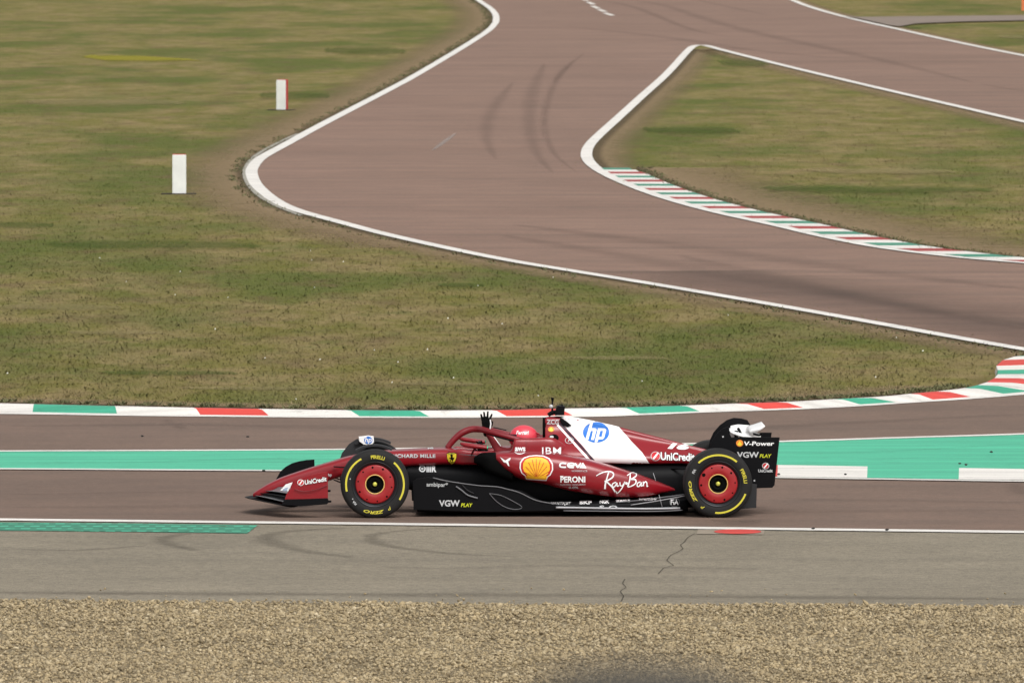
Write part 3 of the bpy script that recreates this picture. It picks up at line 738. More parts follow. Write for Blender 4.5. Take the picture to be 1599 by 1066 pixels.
# ---- mirrors
for s in (-1, 1):
    m_ = loft('mirror', [(718.5,690.5,693.5,-.53,.02),(724,690.5,697,-.53,.05),(738,692,699.5,-.53,.075),(752,693.8,700.8,-.53,.085),(760,695,701.5,-.53,.085)], red, car, e=.6)
    st = tube('mirror_stalk', [Q(742,699,-.50), Q(738,706,-.40), Q(735,712,-.32)], .012, red, m_, .6, 8)
    gl = loft('mirror_glass', [(759.5,695.6,701,-.53,.08),(762,695.8,700.8,-.53,.078)], mirg, m_, e=.5)
    if s == 1:
        for oo in (m_, st, gl):
            for v in oo.data.vertices: v.co.y = -v.co.y; v.co.z += .0
            oo.data.flip_normals()
# far side mirror glass is angled in towards the driver
for v in gl.data.vertices: v.co.x += (v.co.y-.60)*.35-.0 if v.co.y < .62 else 0
# steering wheel
sw = bmesh.new(); box_bm(sw, -.012, .012, -.13, .13, -.07, .07, .01); swo = bm_obj('steering_wheel', sw, carb, car); q = Q(752, 697, 0); swo.location = q; swo.rotation_euler = (0, R(-25), 0)
# ---- camera pod, antenna
tp = plate('camera_pod', [(869,637),(871,633.5),(882,634.5),(881,648),(867,648.5)], -.10, .20, carb, car); 
b = bmesh.new(); b.from_mesh(tp.data); b.to_mesh(tp.data); b.free()
an_ = tube('antenna', [Q(862.5,648,0), Q(862.5,628,0), Q(862.8,620.5,0)], [.012,.009,.02], carb, car, 1, 8)
tube('antenna', [Q(878,634,0), Q(877.5,631,0)], .008, carb, car, 1, 8)
b = bmesh.new(); bmesh.ops.create_uvsphere(b, u_segments=12, v_segments=8, radius=.022); so_ = bm_obj('sensor_dome', b, offw, car, True); so_.location = Q(860.5, 634.5, -.02)
tube('pod_mount', [Q(856,648,0), Q(864,643.5,0), Q(876,645,0)], .022, carb, car, 1, 8)
plate('hoop_fin', [(875,651),(884,657),(893,664.5),(886,666.5),(879,664),(874,657)], -.10, .012, carb, car)
# ---- front wing
def blade(name, sec, mat, parent=car, th=.012):
    """sec: list of (y, leading px, leading py, trailing px, trailing py)"""
    rings = []
    for y, lx, ly, tx, ty in crs(sec, 4):
        a, c = Q(lx, ly, y), Q(tx, ty, y); r = []
        for k in range(14):
            u = 2*math.pi*k/14; f = (1-math.cos(u))/2; up = math.sin(u)*th*(1-f*.55)*(1 if u < math.pi else .6)
            p = a.lerp(c, f); r.append(Vector((p.x, y, p.z+up-.02*math.sin(math.pi*f))))
        rings.append(r)
    return skin_rings(name, rings, mat, parent)
wing = empty('front_wing', (0,0,0)); wing.parent = car
for k, sec in enumerate(([(0,382,776,410,775),(-.10,384,776.5,410,775),(-.35,396,779,422,778),(-.65,420,784,448,783),(-.92,442,788.5,470,788)],
            [(-.10,398,773,416,770),(-.35,408,775,430,772),(-.65,430,780,456,776),(-.92,450,785,480,781)],
            [(-.11,406,769.5,424,766),(-.35,418,771,442,767),(-.65,438,774.5,466,769),(-.92,460,780,492,772)],
            [(-.12,414,766,434,760),(-.35,428,767,452,760),(-.65,448,770,476,762),(-.92,470,774,506,764)])):
    fl = both(blade('wing_element', sec, [carb, grey, carb, grey][k], wing, .010))
ep = (plate('endplate', [(444.5,779.5),(447,772),(453,762),(460,753.5),(468,747.5),(480,742.5),(497,738.5),(511.5,736),(512,756),(512,777.5),(480,778.5)], -.945, .014, red, wing))
plate('endplate_lining', [(447,778),(450,772),(456,763),(463,755.5),(470,750.5),(481,746),(497,742),(510,740),(510,756),(510,776.5),(480,777.5)], -.930, .004, carb, wing, bev=0)
plate('endplate', [(428,762),(431,748),(438,735.5),(446,728.5),(456,723),(468,719.5),(479,717.8),(491,717),(491.5,740),(491,761),(460,762)], .93, .016, carb, wing)
fp = both(plate('footplate', [(440,788),(443.5,779.8),(480,778.8),(512,777.8),(513,781),(517.5,781),(517.5,784),(513,784.5),(510,787),(490,788.5),(470,790)], -.96, .035, carb, wing))
both(tube('endplate_strake', [Q(460,763.5,-.957), Q(475,767,-.965), Q(495,763.5,-.965), Q(511,757,-.957)], .005, dred, wing, 1, 6))
wl = both(plate('flap_winglet', [(437.5,765.5),(446,756),(457,752.5),(454,759),(450,767)], -.80, .012, white, wing))
# ---- rear wing
rw = empty('rear_wing', (0,0,0)); rw.parent = car
rep = plate('endplate', [(1108,703),(1110,692),(1114.5,683),(1121,675),(1129,668.5),(1137,666),(1139,669),(1138.5,675),(1142,682.5),(1180,682.3),(1217.5,682.5),(1209.5,757),(1206,761),(1181,762),(1150,762),(1128,745),(1112,722)], -.49, .016, carb, rw)
plate('endplate', [(1106,700),(1108.5,687),(1114,675),(1124,663.5),(1135,655.5),(1146,652),(1158,653),(1167,655.5),(1171,662),(1176,675),(1205,675),(1198,748),(1170,752),(1140,752),(1118,735),(1108,715)], .48, .016, carb, rw)
plate('inner_panel', [(1141,664.5),(1152,662.5),(1170,663.5),(1178,675),(1188,677),(1188,684),(1139,684)], .455, .006, white, rw, bev=0)
def plane_part(name, sec, mat, y0, y1, parent, th=.012, n=6):
    rows_ = [(y0+(y1-y0)*i/n,) for i in range(n+1)]; rings = []
    a, c = Q(sec[0], sec[1], y0), Q(sec[2], sec[3], y0)
    for (y,) in rows_:
        r = []
        for k in range(16):
            u = 2*math.pi*k/16; f = (1-math.cos(u))/2; up = math.sin(u)*th*(1-f*.5); p = a.lerp(c, f)
            r.append(Vector((p.x, y, p.z+up-.012*math.sin(math.pi*f))))
        rings.append(r)
    return skin_rings(name, rings, mat, parent)
plane_part('main_plane', (1141, 675, 1174, 682), white, -.475, .475, rw)
plane_part('flap', (1171, 674, 1195, 665), white, -.44, .44, rw, .024)
plane_part('beam_wing', (1150, 738, 1180, 728), carb, -.47, .47, rw)
tube('wing_actuator', [Q(1152,668,0), Q(1156,675,0), Q(1158,690,0)], .014, carb, rw, 1, 8)
tube('wing_actuator', [Q(1176,677,-.1), Q(1186,679,-.1), Q(1190,676,-.1)], .012, carb, rw, 1, 8)
tube('wing_pylon', [Q(1150,672,0), Q(1148,700,0), Q(1140,730,0)], [.02,.022,.03], carb, rw, 1, 8)

# ---- wheels
def rev(prof, cx=0, seg=72):
    """lathe about the y axis; prof of (y, r)"""
    return [[Vector((r*math.cos(a), y, r*math.sin(a))) for y, r in prof] for a in np.linspace(0, 2*math.pi, seg+1)]
def lathe(name, prof, mat, parent, seg=72):
    b = bmesh.new(); V = [[b.verts.new((r*math.cos(a), y, r*math.sin(a))) for y, r in prof] for a in np.linspace(0, 2*math.pi, seg, endpoint=False)]
    for i in range(seg):
        A_, B_ = V[i], V[(i+1) % seg]
        for k in range(len(prof)-1):
            b.faces.new([A_[k], A_[k+1], B_[k+1], B_[k]])
    bmesh.ops.remove_doubles(b, verts=b.verts, dist=1e-5); bmesh.ops.recalc_face_normals(b, faces=b.faces)
    return bm_obj(name, b, mat, parent, True)
RT = .360
def sidewall(r):
    return float(np.interp(r, [.235,.25,.28,.31,.33,.345], [.012,.002,-.002,-.002,.004,.014]))
def text_mesh(s, size=1.0, bold=0.0, shear=0.0, space=1.0):
    cu = bpy.data.curves.new('t', 'FONT'); cu.body = s; cu.size = size; cu.offset = bold; cu.shear = shear; cu.space_character = space; cu.resolution_u = 3
    o = bpy.data.objects.new('t', cu); C.objects.link(o); dg = bpy.context.evaluated_depsgraph_get(); dg.update()
    me = bpy.data.meshes.new_from_object(o.evaluated_get(dg)); bpy.data.objects.remove(o, do_unlink=True)
    vs_ = [Vector((v.co.x, v.co.y)) for v in me.vertices]; fs_ = [tuple(p.vertices) for p in me.polygons]
    bpy.data.meshes.remove(me); return vs_, fs_
def add_faces(o, vs_, fs_, mat):
    me = o.data
    if mat.name not in [m.name for m in me.materials]: me.materials.append(mat)
    mi = [m.name for m in me.materials].index(mat.name)
    b = bmesh.new(); b.from_mesh(me); nv = [b.verts.new(v) for v in vs_]
    for f in fs_:
        try: nf = b.faces.new([nv[i] for i in f]); nf.material_index = mi; nf.smooth = False
        except ValueError: pass
    b.to_mesh(me); b.free()
def arc_band(o, a0, a1, r0, r1, mat, off=.0025):
    n = max(4, int(abs(a1-a0)/3)); vs_ = []; fs_ = []
    for i in range(n+1):
        a = R(a0+(a1-a0)*i/n)
        for r in (r0, (r0+r1)/2, r1): vs_.append(Vector((r*math.cos(a), sidewall(r)-off, r*math.sin(a))))
    for i in range(n):
        for k in (0, 1): fs_.append((3*i+k, 3*i+k+1, 3*i+k+4, 3*i+k+3))
    add_faces(o, vs_, fs_, mat)
def arc_text(o, s, ac, span, r0, r1, mat, bold=.0, shear=.0, off=.003):
    vs_, fs_ = text_mesh(s, 1, bold, shear); x0 = min(v.x for v in vs_); x1 = max(v.x for v in vs_); y0 = min(v.y for v in vs_); y1 = max(v.y for v in vs_)
    out = []
    for v in vs_:
        a = R(ac+span/2-(v.x-x0)/(x1-x0)*span); r = r0+(v.y-y0)/(y1-y0)*(r1-r0)
        out.append(Vector((r*math.cos(a), sidewall(r)-off, r*math.sin(a))))
    add_faces(o, out, fs_, mat)
def make_wheel(px, near, wd, front):
    c = Q(px, 755.3, -1.0); c.z = RT; yo = -1.0 if near else 1.0
    prof = [(.05,.20),(.012,.222),(.006,.235)]
    rim = lathe('wheel', [(wd-.03,.20),(wd-.01,.235),(wd-.01,.238),(wd-.03,.232),(.03,.232),(.004,.240),(.002,.236),(.012,.226),(.030,.215),(.030,.150),(.045,.149)], rimm, car)
    rim.location = (c.x, yo, c.z)
    if not near: rim.rotation_euler = (0, 0, math.pi)
    ty = lathe('tyre', [(.030,.233),(.012,.236),(.002,.25),(-.002,.28),(-.002,.31),(.004,.33),(.014,.345),(.030,.354),(.055,.3585),(.10,RT),(wd-.10,RT),(wd-.055,.3585),(wd-.030,.354),(wd-.014,.345),(wd-.004,.33),(wd+.002,.31),(wd+.002,.28),(wd-.002,.25),(wd-.012,.236),(wd-.03,.233)], rubber, rim, 96)
    cv = lathe('wheel_cover', [(.030,.204),(.016,.200),(.013,.190),(.010,.15),(.008,.105),(.014,.098)], redv if 0 else simple('wheel_red', (.34,.009,.012), .45, var=.12, vs=5), rim)
    hb = lathe('hub', [(.008,.104),(.004,.102),(.003,.096),(.010,.093)], gold, rim)
    hc = lathe('hub_centre', [(.012,.093),(.035,.088),(.036,.070),(.028,.066),(.030,.045),(.042,.04),(.042,.0)], blackv, rim)
    nt = lathe('wheel_nut', [(.045,.024),(.020,.022),(.016,.014),(.016,.0)], simple('nut', (.62,.60,.10), .35, .3), rim, 12)
    if near:
        for k in range(10):     # fastener dimples on the red cover
            a = R(90+36*k+(8 if front else -14)); r = .178; n = 8
            b0 = Vector((r*math.cos(a), .0105, r*math.sin(a))); rad = .0085 if k % 3 else .012
            if not front and k == 2: rad = .02
            add_faces(cv, [b0+Vector((rad*math.cos(q), 0, rad*math.sin(q))) for q in np.linspace(0, 6.283, n, endpoint=False)], [tuple(range(n))], blackv)
        arc_band(hc, 0, 360, .0, .0, blackv) if 0 else None
        if front:
            arc_band(ty, 118, 194, .293, .312, tyel); arc_band(ty, 49, -32, .293, .312, tyel)
            arc_text(ty, 'PIRELLI', 84, 29, .268, .305, tyel, .03); arc_band(ty, 98.5, 90, .300, .306, tyel)
            arc_text(ty, 'P', 301, 7, .276, .309, tyel, .01, .3); arc_text(ty, 'ZERO', 268, 43, .278, .311, tyel, .03, .3)
            arc_text(ty, 'FIA', 222, 10, .275, .300, offw, .03); arc_band(ty, 212, 214, .272, .284, offw); arc_band(ty, 166, 169, .262, .270, offw)
        else:
            arc_band(ty, 133, 50, .293, .312, tyel); arc_band(ty, 264, 340, .293, .312, tyel)
            arc_text(ty, 'PIRELLI', 17, 31, .268, .305, tyel, .03)
            arc_text(ty, 'P', 236, 7, .276, .309, tyel, .01, .3); arc_text(ty, 'ZERO', 197, 46, .278, .311, tyel, .03, .3)
            arc_text(ty, 'FIA', 152, 10, .272, .300, offw, .03)
    return rim
w1 = make_wheel(585.5, True, .305, True); w2 = make_wheel(585.5, False, .305, True)
w3 = make_wheel(1121.5, True, .40, False); w4 = make_wheel(1121.5, False, .40, False)
for w_ in (w1, w2, w3, w4): w_['label'] = {w1:'near front wheel', w2:'far front wheel', w3:'near rear wheel', w4:'far rear wheel'}[w_]
# brake ducts and wheel deflectors inboard of the wheels
fx = w1.location.x; rx = w3.location.x
for s in (-1, 1):
    for x_, yy, rr_ in ((fx, .66, .19), (rx, .56, .21)):
        d_ = lathe('brake_duct', [(0, 0), (0, rr_*.8), (.03, rr_), (.08, rr_), (.10, rr_*.7), (.10, 0)], carbm, car, 32); d_.location = (x_, s*yy-.05, RT)
    # arched deflector over the front tyre
    b = bmesh.new(); vs1 = []
    for i in range(15):
        a = R(62+i*4.2); r_in, r_out = .372, .392
        vs1.append([b.verts.new((fx+r*math.cos(a), s*y_, RT+r*math.sin(a)*1.02)) for r, y_ in ((r_in,.56),(r_in,.70),(r_out,.70),(r_out,.56))])
    for A_, B_ in zip(vs1, vs1[1:]):
        for k in range(4): b.faces.new([A_[k], A_[(k+1)%4], B_[(k+1)%4], B_[k]])
    b.faces.new(vs1[0][::-1]); b.faces.new(vs1[-1]); bmesh.ops.recalc_face_normals(b, faces=b.faces)
    bm_obj('wheel_deflector', b, carbm, car)
yl = .60
wg = plate('deflector_winglet', [(560,681.5),(575,679.5),(583.5,681),(584,690),(580,695),(568,694),(561,689)], yl-.08, .02, white, car)
plate('wheel_fairing', [(527,727),(534,707),(545,693),(557,685),(571,685),(571,700),(560,716),(550,727)], yl, .02, carbm, car)
# ---- suspension
def arm(a, bb, rad=.014, fl=.45):
    return both(tube('suspension_arm', [a, bb], rad, carb, car, fl, 10))
for x_, yo_, xs, yi, zs in ((fx, -.70, (fx-.42, fx+.36), -.19, (.50, .36)), (rx, -.60, (rx-.55, rx+.16), -.16, (.47, .20))):
    for z_w, z_b in ((.50, zs[0]), (.22, zs[1])):
        for xb in xs: arm(Vector((x_, yo_, z_w)), Vector((xb, yi, z_b)))
    arm(Vector((x_, yo_, .24)), Vector((x_+.10, yi, .52)), .016, .7)
#@@CAR_MARKS

# ---- lettering and emblems lying on the panels
LO = CARI @ CO; LR = CARI.to_3x3()
TREES = {}
def tree(o):
    if o.name not in TREES:
        me = o.data; TREES[o.name] = BVHTree.FromPolygons([v.co.copy() for v in me.vertices], [tuple(p.vertices) for p in me.polygons])
    return TREES[o.name]
def hit(px, py, objs):
    d = (LR @ ray(px, py)).normalized(); best = None
    for o in objs:
        h = tree(o).ray_cast(LO, d)
        if h[0] is not None and (best is None or h[3] < best[0]): best = (h[3], h[0], h[1], o)
    return best, d
def decal(vs_, fs_, mat, objs, lift=.003, maxlen=5.0):
    """flat outline given in picture points, laid on the panel surface"""
    b = bmesh.new(); V = [b.verts.new((v[0], v[1], 0)) for v in vs_]
    for f in fs_:
        try: b.faces.new([V[i] for i in f])
        except ValueError: pass
    bmesh.ops.remove_doubles(b, verts=b.verts, dist=.002)
    bmesh.ops.triangulate(b, faces=b.faces)
    for _ in range(6):
        es = [e for e in b.edges if e.calc_length() > maxlen]
        if not es: break
        bmesh.ops.subdivide_edges(b, edges=es, cuts=1, use_grid_fill=False); bmesh.ops.triangulate(b, faces=b.faces)
    b.verts.ensure_lookup_table(); P = []; cnt = {}
    for v in b.verts:
        h = None
        for k in range(14):
            h, d = hit(v.co.x, v.co.y+k*.5, objs)
            if h: break
        if not h: P.append(None); continue
        nrm = h[2] if h[2].dot(d) < 0 else -h[2]
        P.append(h[1]+nrm*lift*.5-d*lift); cnt[h[3].name] = cnt.get(h[3].name, 0)+1
    if not cnt: b.free(); return
    tgt = bpy.data.objects[max(cnt, key=cnt.get)]
    F_ = [[v.index for v in f.verts] for f in b.faces if all(P[v.index] is not None for v in f.verts)]
    b.free(); P = [p if p is not None else Vector((0,0,0)) for p in P]
    used = sorted({i for f in F_ for i in f}); mp = {u: k for k, u in enumerate(used)}
    add_faces(tgt, [P[u] for u in used], [tuple(mp[i] for i in f) for f in F_], mat)
def dpoly(pts, mat, objs, lift=.003, maxlen=5.0):
    tris = geometry.tessellate_polygon([[Vector((x, y, 0)) for x, y in pts]]); decal(pts, tris, mat, objs, lift, maxlen)
def dtext(s, x0, y0, x1, y1, mat, objs, slope=0.0, bold=.0, shear=.0, lift=.004, space=1.0, lean=0.0):
    """text filling the picture box x0..x1, y0 (top)..y1 (base); slope = rise of the line"""
    vs_, fs_ = text_mesh(s, 1, bold, shear, space)
    a0 = min(v.x for v in vs_); a1 = max(v.x for v in vs_); b0 = min(v.y for v in vs_); b1 = max(v.y for v in vs_)
    out = []
    for v in vs_:
        u = (v.x-a0)/(a1-a0); w = (v.y-b0)/(b1-b0); x = x0+u*(x1-x0)+lean*w; out.append((x, y1-w*(y1-y0)-slope*(x-x0)))
    decal(out, fs_, mat, objs, lift)
def dring(cx, cy, r0, r1, mat, objs, ry=1.0, lift=.004, n=24, a0=0, a1=360):
    vs_ = []; fs_ = []
    for i in range(n+1):
        a = R(a0+(a1-a0)*i/n); vs_ += [(cx+r0*math.cos(a), cy-r0*ry*math.sin(a)), (cx+r1*math.cos(a), cy-r1*ry*math.sin(a))]
    for i in range(n): fs_.append((2*i, 2*i+1, 2*i+3, 2*i+2))
    decal(vs_, fs_, mat, objs, lift)
def ddisc(cx, cy, r, mat, objs, ry=1.0, lift=.004, n=28):
    dpoly([(cx+r*math.cos(a), cy+r*ry*math.sin(a)) for a in np.linspace(0, 2*math.pi, n, endpoint=False)], mat, objs, lift)
def dstroke(pts, w, mat, objs, lift=.004, taper=True, sm=5):
    P = [Vector(p[:2]) for p in (crs([list(p) for p in pts], sm) if len(pts) > 2 else pts)]; vs_ = []; fs_ = []; n = len(P)
    ws = w if hasattr(w, '__len__') else [w, w]
    for i, p in enumerate(P):
        t_ = P[min(i+1, n-1)]-P[max(i-1, 0)]
        if t_.length < 1e-6: t_ = Vector((1, 0))
        t_.normalize(); q = Vector((-t_.y, t_.x)); ww = float(np.interp(i/(n-1), np.linspace(0, 1, len(ws)), ws))/2
        vs_ += [tuple(p+q*ww), tuple(p-q*ww)]
    for i in range(n-1): fs_.append((2*i, 2*i+1, 2*i+3, 2*i+2))
    decal(vs_, fs_, mat, objs, lift)
body = [nose, engine, pods[0], tub[0], lower, floor, fences[0], mouths[0]]
eng = [engine]; pod = [pods[0]]; low = [lower, fences[0], floor, pods[0]]
# white band on the engine cover with the blue roundel
dpoly([(874,657),(876,650),(885,649),(905,651.8),(930,656.5),(948,661),(965,664.8),(976,677),(986,689),(1002.5,706),(1015.7,725.5),(975,723),(931,721),(908,694)], white, eng, .003, 4)
dpoly([(869,664),(872,662.5),(925,720.5),(920,720.5)], white, eng, .003, 4)
dpoly([(872.8,661),(874.5,659),(930.5,720.8),(927.5,720.8)], simple('navy_vinyl', (.02,.01,.03), .5), eng, .0035, 4)
ddisc(930.8, 675, 20.6, blue, eng, .78, .006)
def dh(pts): dpoly(pts, white, eng, .008, 4)
dh([(921.5,659.5),(926,659.5),(923.6,668.5),(929.5,668.5),(931.5,670.5),(927.4,687),(922.8,687),(926,672.8),(922.4,672.8),(918.6,687),(914,687)])
dh([(933.8,668.5),(944.5,668.5),(946.6,670.8),(943.4,683.5),(941,686),(934.2,686),(932.8,690.5),(928.4,690.5)][:8])
dpoly([(937.4,672.5),(941.6,672.5),(939.4,682),(935,682)], blue, eng, .010, 4)
dtext('IBM', 846.5, 698, 876, 708.8, white, body, .0, .004, space=1.08)
dtext('ZCG', 853.6, 654.5, 872.6, 661.8, offw, eng, -.05, .03)
ddisc(860.6, 670, 5, oran, eng, .85); dpoly([(857,671.5),(860.6,666.5),(864,671.5),(862.6,673),(858.6,673)], yel, eng, .006)
ddisc(864.5, 683.5, 8, blackv, eng, .72); ddisc(861.5, 682, 3.2, offw, eng, .6, .006)
dring(889, 687.5, 6.0, 6.9, offw, eng, .75); dtext('F', 886.5, 685, 891.5, 690, offw, eng, 0, .02, .3)
# number and bank on the cover
dtext('16', 1042, 690.5, 1077, 700.5, white, eng, -.06, .06, .3, space=1.0)
ddisc(1023.6, 712, 7.6, offw, eng, .95, .004); ddisc(1023.6, 712, 6.6, redv, eng, .95, .006)
dpoly([(1019,715.5),(1026.5,706.5),(1028.5,708),(1021,717.5)], white, eng, .008)
dtext('UniCredit', 1031, 705.3, 1085.5, 718.6, blackv, eng, -.035, .075, lift=.004)
dtext('UniCredit', 1031.6, 705.9, 1085, 718.0, white, eng, -.035, .025, lift=.007)
# sidepod
SH = [(1000,530),(1050,513),(1105,509),(1160,513),(1210,535),(1236,578),(1238,625),(1217,668),(1196,682),(1184,712),(1100,706),(1022,700),(1014,674),(985,650),(971,610),(974,565)]
SHp = [(620+x/5.077, 610+y/5.077) for x, y in SH]; scx, scy = 837.6, 731
dpoly(SHp, white, pod, .003)
dpoly([(scx+(x-scx)*.925, scy+(y-scy)*.925) for x, y in SHp], redv, pod, .005)
fan = [(scx+(x-scx)*.80, scy+(y-scy)*.84) for x, y in SHp]; shy = simple('amber_vinyl', (.95, .50, .02), .5); dpoly(fan, shy, pod, .007)
for k in range(-4, 5): 
    a = R(90+k*17.5); dstroke([(837.4+3*math.cos(a)*abs(k)/4, 746-3*math.sin(a)), (837.4+22*math.cos(a)*.95, 746-29.5*math.sin(a))], [.5, .9], redv, pod, .009)
dpoly([(820,743),(826,741.5),(838,744.5),(849,741.5),(855,743),(853,747.8),(823,746.6)], shy, pod, .0095)
dpoly([(781,713.5),(784.5,715.5),(789,718.5),(792.5,716.5),(797.5,714.2),(796.5,717.8),(793.6,720),(795.6,727.5),(793.4,726.8),(790.6,722.3),(786.5,721.2),(784,717.6)], white, body, .004)
dstroke([(884,723.3),(877,723),(874.3,725.6),(876,728.6),(884,729)], 2.4, white, pod)
dstroke([(887.4,726.4),(896,726.4),(896,723.6),(889.5,723.2),(886.6,725.6),(888.5,729),(896,729.4)], 2.2, white, pod)
dstroke([(898,723),(902.2,730)], 2.3, white, pod); dstroke([(902.2,730),(907,722.4)], 2.3, white, pod); dpoly([(904.6,730.4),(910.2,721.6),(916,730.8)], white, pod)
dtext('LOGISTICS', 893, 733.4, 917, 735.8, offw, pod, -.02, .01)
dtext('PERONI', 875, 743.2, 914, 753, white, pod, 0, .035); dstroke([(874.5,742.9),(880,742.9)], .8, white, pod)
dtext('NASTRO AZZURRO', 875, 755, 914, 757.2, offw, pod, 0, .01); dtext('0.0%', 888, 758.8, 903, 762.6, offw, pod, 0, .02)
# hand-written name on the tail of the sidepod
rb = [([(931,742.5),(936,739.5),(944,736.5),(952,735.8),(957.5,738.5),(957,744),(951,748.5),(944,751.5)],[1.2,2.6]),
      ([(950.5,736.5),(948,745),(945.5,754),(944.5,763)],[1.6,2.8]), ([(946,750.5),(951,755),(956,760),(960.5,767.5)],[2.2,2.6]),
      ([(962,752.5),(957,754.5),(956,758.5),(959.5,759.5),(963.5,753.5),(963.5,758.5),(966.5,757.5)],[1.8,1.8]),
      ([(968,752.5),(968.5,757.5),(972,757.5),(975.5,752)],[1.8,1.8]), ([(975.8,751.5),(972,760),(967,767),(963,769.5),(962,766.5)],[1.9,1.5]),
      ([(984,738.5),(983.5,748),(980,759.5)],[1.4,2.6]), ([(979,742.5),(986,738),(993,738.5),(993,743),(985.5,748)],[1.4,2.2]), ([(985.5,748),(992,748.5),(992.5,754),(986,758.5),(980,760)],[2.2,1.6]),
      ([(1000,752),(995.5,754),(995,758.5),(998,758.8),(1001.5,753),(1001,758.5),(1004,757)],[1.8,1.7]), ([(1004.5,751.5),(1004.5,758.5)],[1.8,1.8]), ([(1004.8,755),(1008,751.5),(1010,754),(1010,759),(1012,758)],[1.6,1.6])]
for pts, w in rb: dstroke(pts, w, white, pod, .004, sm=4)
ddisc(978.2, 754.2, 2.1, white, pod)
# chassis side
dtext('RICHARD MILLE', 612, 708.8, 680, 714.4, offw, body, .0, .03, space=1.08)
sx, sy = 705.4, 715.3
shd = [(-8,-7.5),(-4,-9.2),(0,-8.6),(4,-9.2),(8,-7.5),(7.4,0),(5.2,5.4),(0,10),(-5.2,5.4),(-7.4,0)]
dpoly([(sx+x, sy+y) for x, y in shd], blackv, body, .003); dpoly([(sx+x*.92, sy+y*.92) for x, y in shd], yel, body, .005)
dpoly([(sx+x, sy+y) for x, y in [(-1.6,-6),(.6,-6.6),(2.2,-4.6),(1.4,-3),(2.4,-.5),(3.6,-2.2),(4.2,.2),(2.6,2),(2.2,6),(1,6.2),(1.1,3),(-.6,2.2),(-1.6,4.8),(-2.8,4.4),(-1.6,1),(-3.6,-.4),(-3.8,-1.6),(-1.4,-1.6),(-.8,-3.4),(-2.4,-4)]], blackv, body, .007)
dpoly([(sx-5,sy-7.6),(sx+5,sy-7.6),(sx+5,sy-6.9),(sx-5,sy-6.9)], simple('green_vinyl', (.02,.25,.08), .5), body, .007)
dring(659.5, 731.5, 3.4, 5.2, offw, low, 1); dring(659.5,731.5,.6,1.8,offw,low,1)
for k in range(3): dpoly([(666+k*2.7,726.4),(667.9+k*2.7,726.4),(667.9+k*2.7,736.8),(666+k*2.7,736.8)], offw, low)
dtext('R', 674.2, 726.4, 681.4, 736.8, offw, low, 0, .05)
dtext('ambipar*', 666, 752.2, 699.5, 761, offw, low, -.02, .01)
dtext('VGW', 685.5, 780.3, 718, 790.3, offw, low, .0, .03); dtext('PLAY', 719.8, 785.2, 738, 791, pyel, low, 0, .02, .2)
dtext('aws', 804, 697.8, 820.4, 704.2, white, body, 0, .03); dstroke([(803.5,705.6),(808,708),(814,708.4),(820,706)], [.8,1.5,.8], white, body)
dstroke([(670,699.5),(676,699)], 1.2, offw, body); dtext('16', 668, 697.6, 677, 701, offw, body, 0, .04)
# floor lettering
fl_ = [floor, lower, pods[0], fences[0]]
dtext('VANTAJET', 861, 783.6, 891.5, 788.4, white, fl_, -.01, .02, .2); dtext('SKF', 905, 781.8, 924, 787, white, fl_, .02, .05)
dtext('NGK', 936.5, 780.6, 951.5, 786, white, fl_, .02, .05); dtext('MAHLE', 962.5, 778.8, 983.6, 784, white, fl_, .03, .05)
dtext('brembo', 997.5, 776.6, 1025, 781.8, white, fl_, .06, .03); dtext('FIA', 1047, 779.5, 1059.6, 787.5, white, fl_, .0, .04)
dring(1053.2, 783.5, 7.2, 7.9, grey, fl_, .9); dtext('SO', 936, 788.8, 964, 794.4, offw, fl_, 0, .03, space=1.8)
# front wing endplate
epn = [o for o in bpy.data.objects if o.name.startswith('endplate') and o.parent == wing and o.data.vertices[0].co.y < -.9 and 'lining' not in o.name and 'strake' not in o.name]
ddisc(469.6, 753, 5.2, white, epn, .95, .004); ddisc(469.6, 753, 4.3, redv, epn, .95, .0055); dpoly([(466.6,755.5),(471.5,749.4),(472.8,750.4),(468,757)], white, epn, .007)
dtext('UniCredit', 475.4, 748.8, 510.4, 757.0, blackv, epn, .17, .07, lift=.003); dtext('UniCredit', 475.8, 749.2, 510, 756.6, white, epn, .17, .03, lift=.005)
dtext('hp', 512.4, 738.6, 518, 744.5, offw, [nose], 0, .02)
# rear wing endplate
rp = [rep]
ddisc(1155, 691.6, 5.6, oran, rp, .95); dpoly([(1151.4,693.4),(1155,688),(1158.6,693.4),(1157,695.2),(1153,695.2)], yel, rp, .0055)
dtext('V-Power', 1161.8, 688.8, 1209, 695.6, white, rp, .0, .025, .1)
dtext('VGW', 1150.8, 705.2, 1185, 714.2, offw, rp, .0, .025); dtext('PLAY', 1186.2, 708.6, 1204.6, 714.2, pyel, rp, 0, .015, .2)
ddisc(1195.6, 727, 5.6, offw, rp, .9); ddisc(1195.6, 727, 4.6, redv, rp, .9, .0055); dpoly([(1192.2,729.6),(1198,722.8),(1199.4,724),(1194,731)], white, rp, .007)
dtext('UniCredit', 1184, 732.2, 1206.4, 737, offw, rp, 0, .03)
for x_, y_ in ((1129,681.5),(1178,750)): ddisc(x_, y_, 1.3, offw, rp)
# roundel on the deflector winglet
ddisc(575, 687, 6.4, blue, [wg], .9, .003); dtext('hp', 569.5, 682, 580.5, 692.5, white, [wg], 0, .02, .2, lift=.005)
dpoly([(437.5,765.5),(446,761),(455,760),(452,764),(448,766.5)], simple('pale_blue', (.40,.48,.62), .5), wl[:1], .002) if wl else None
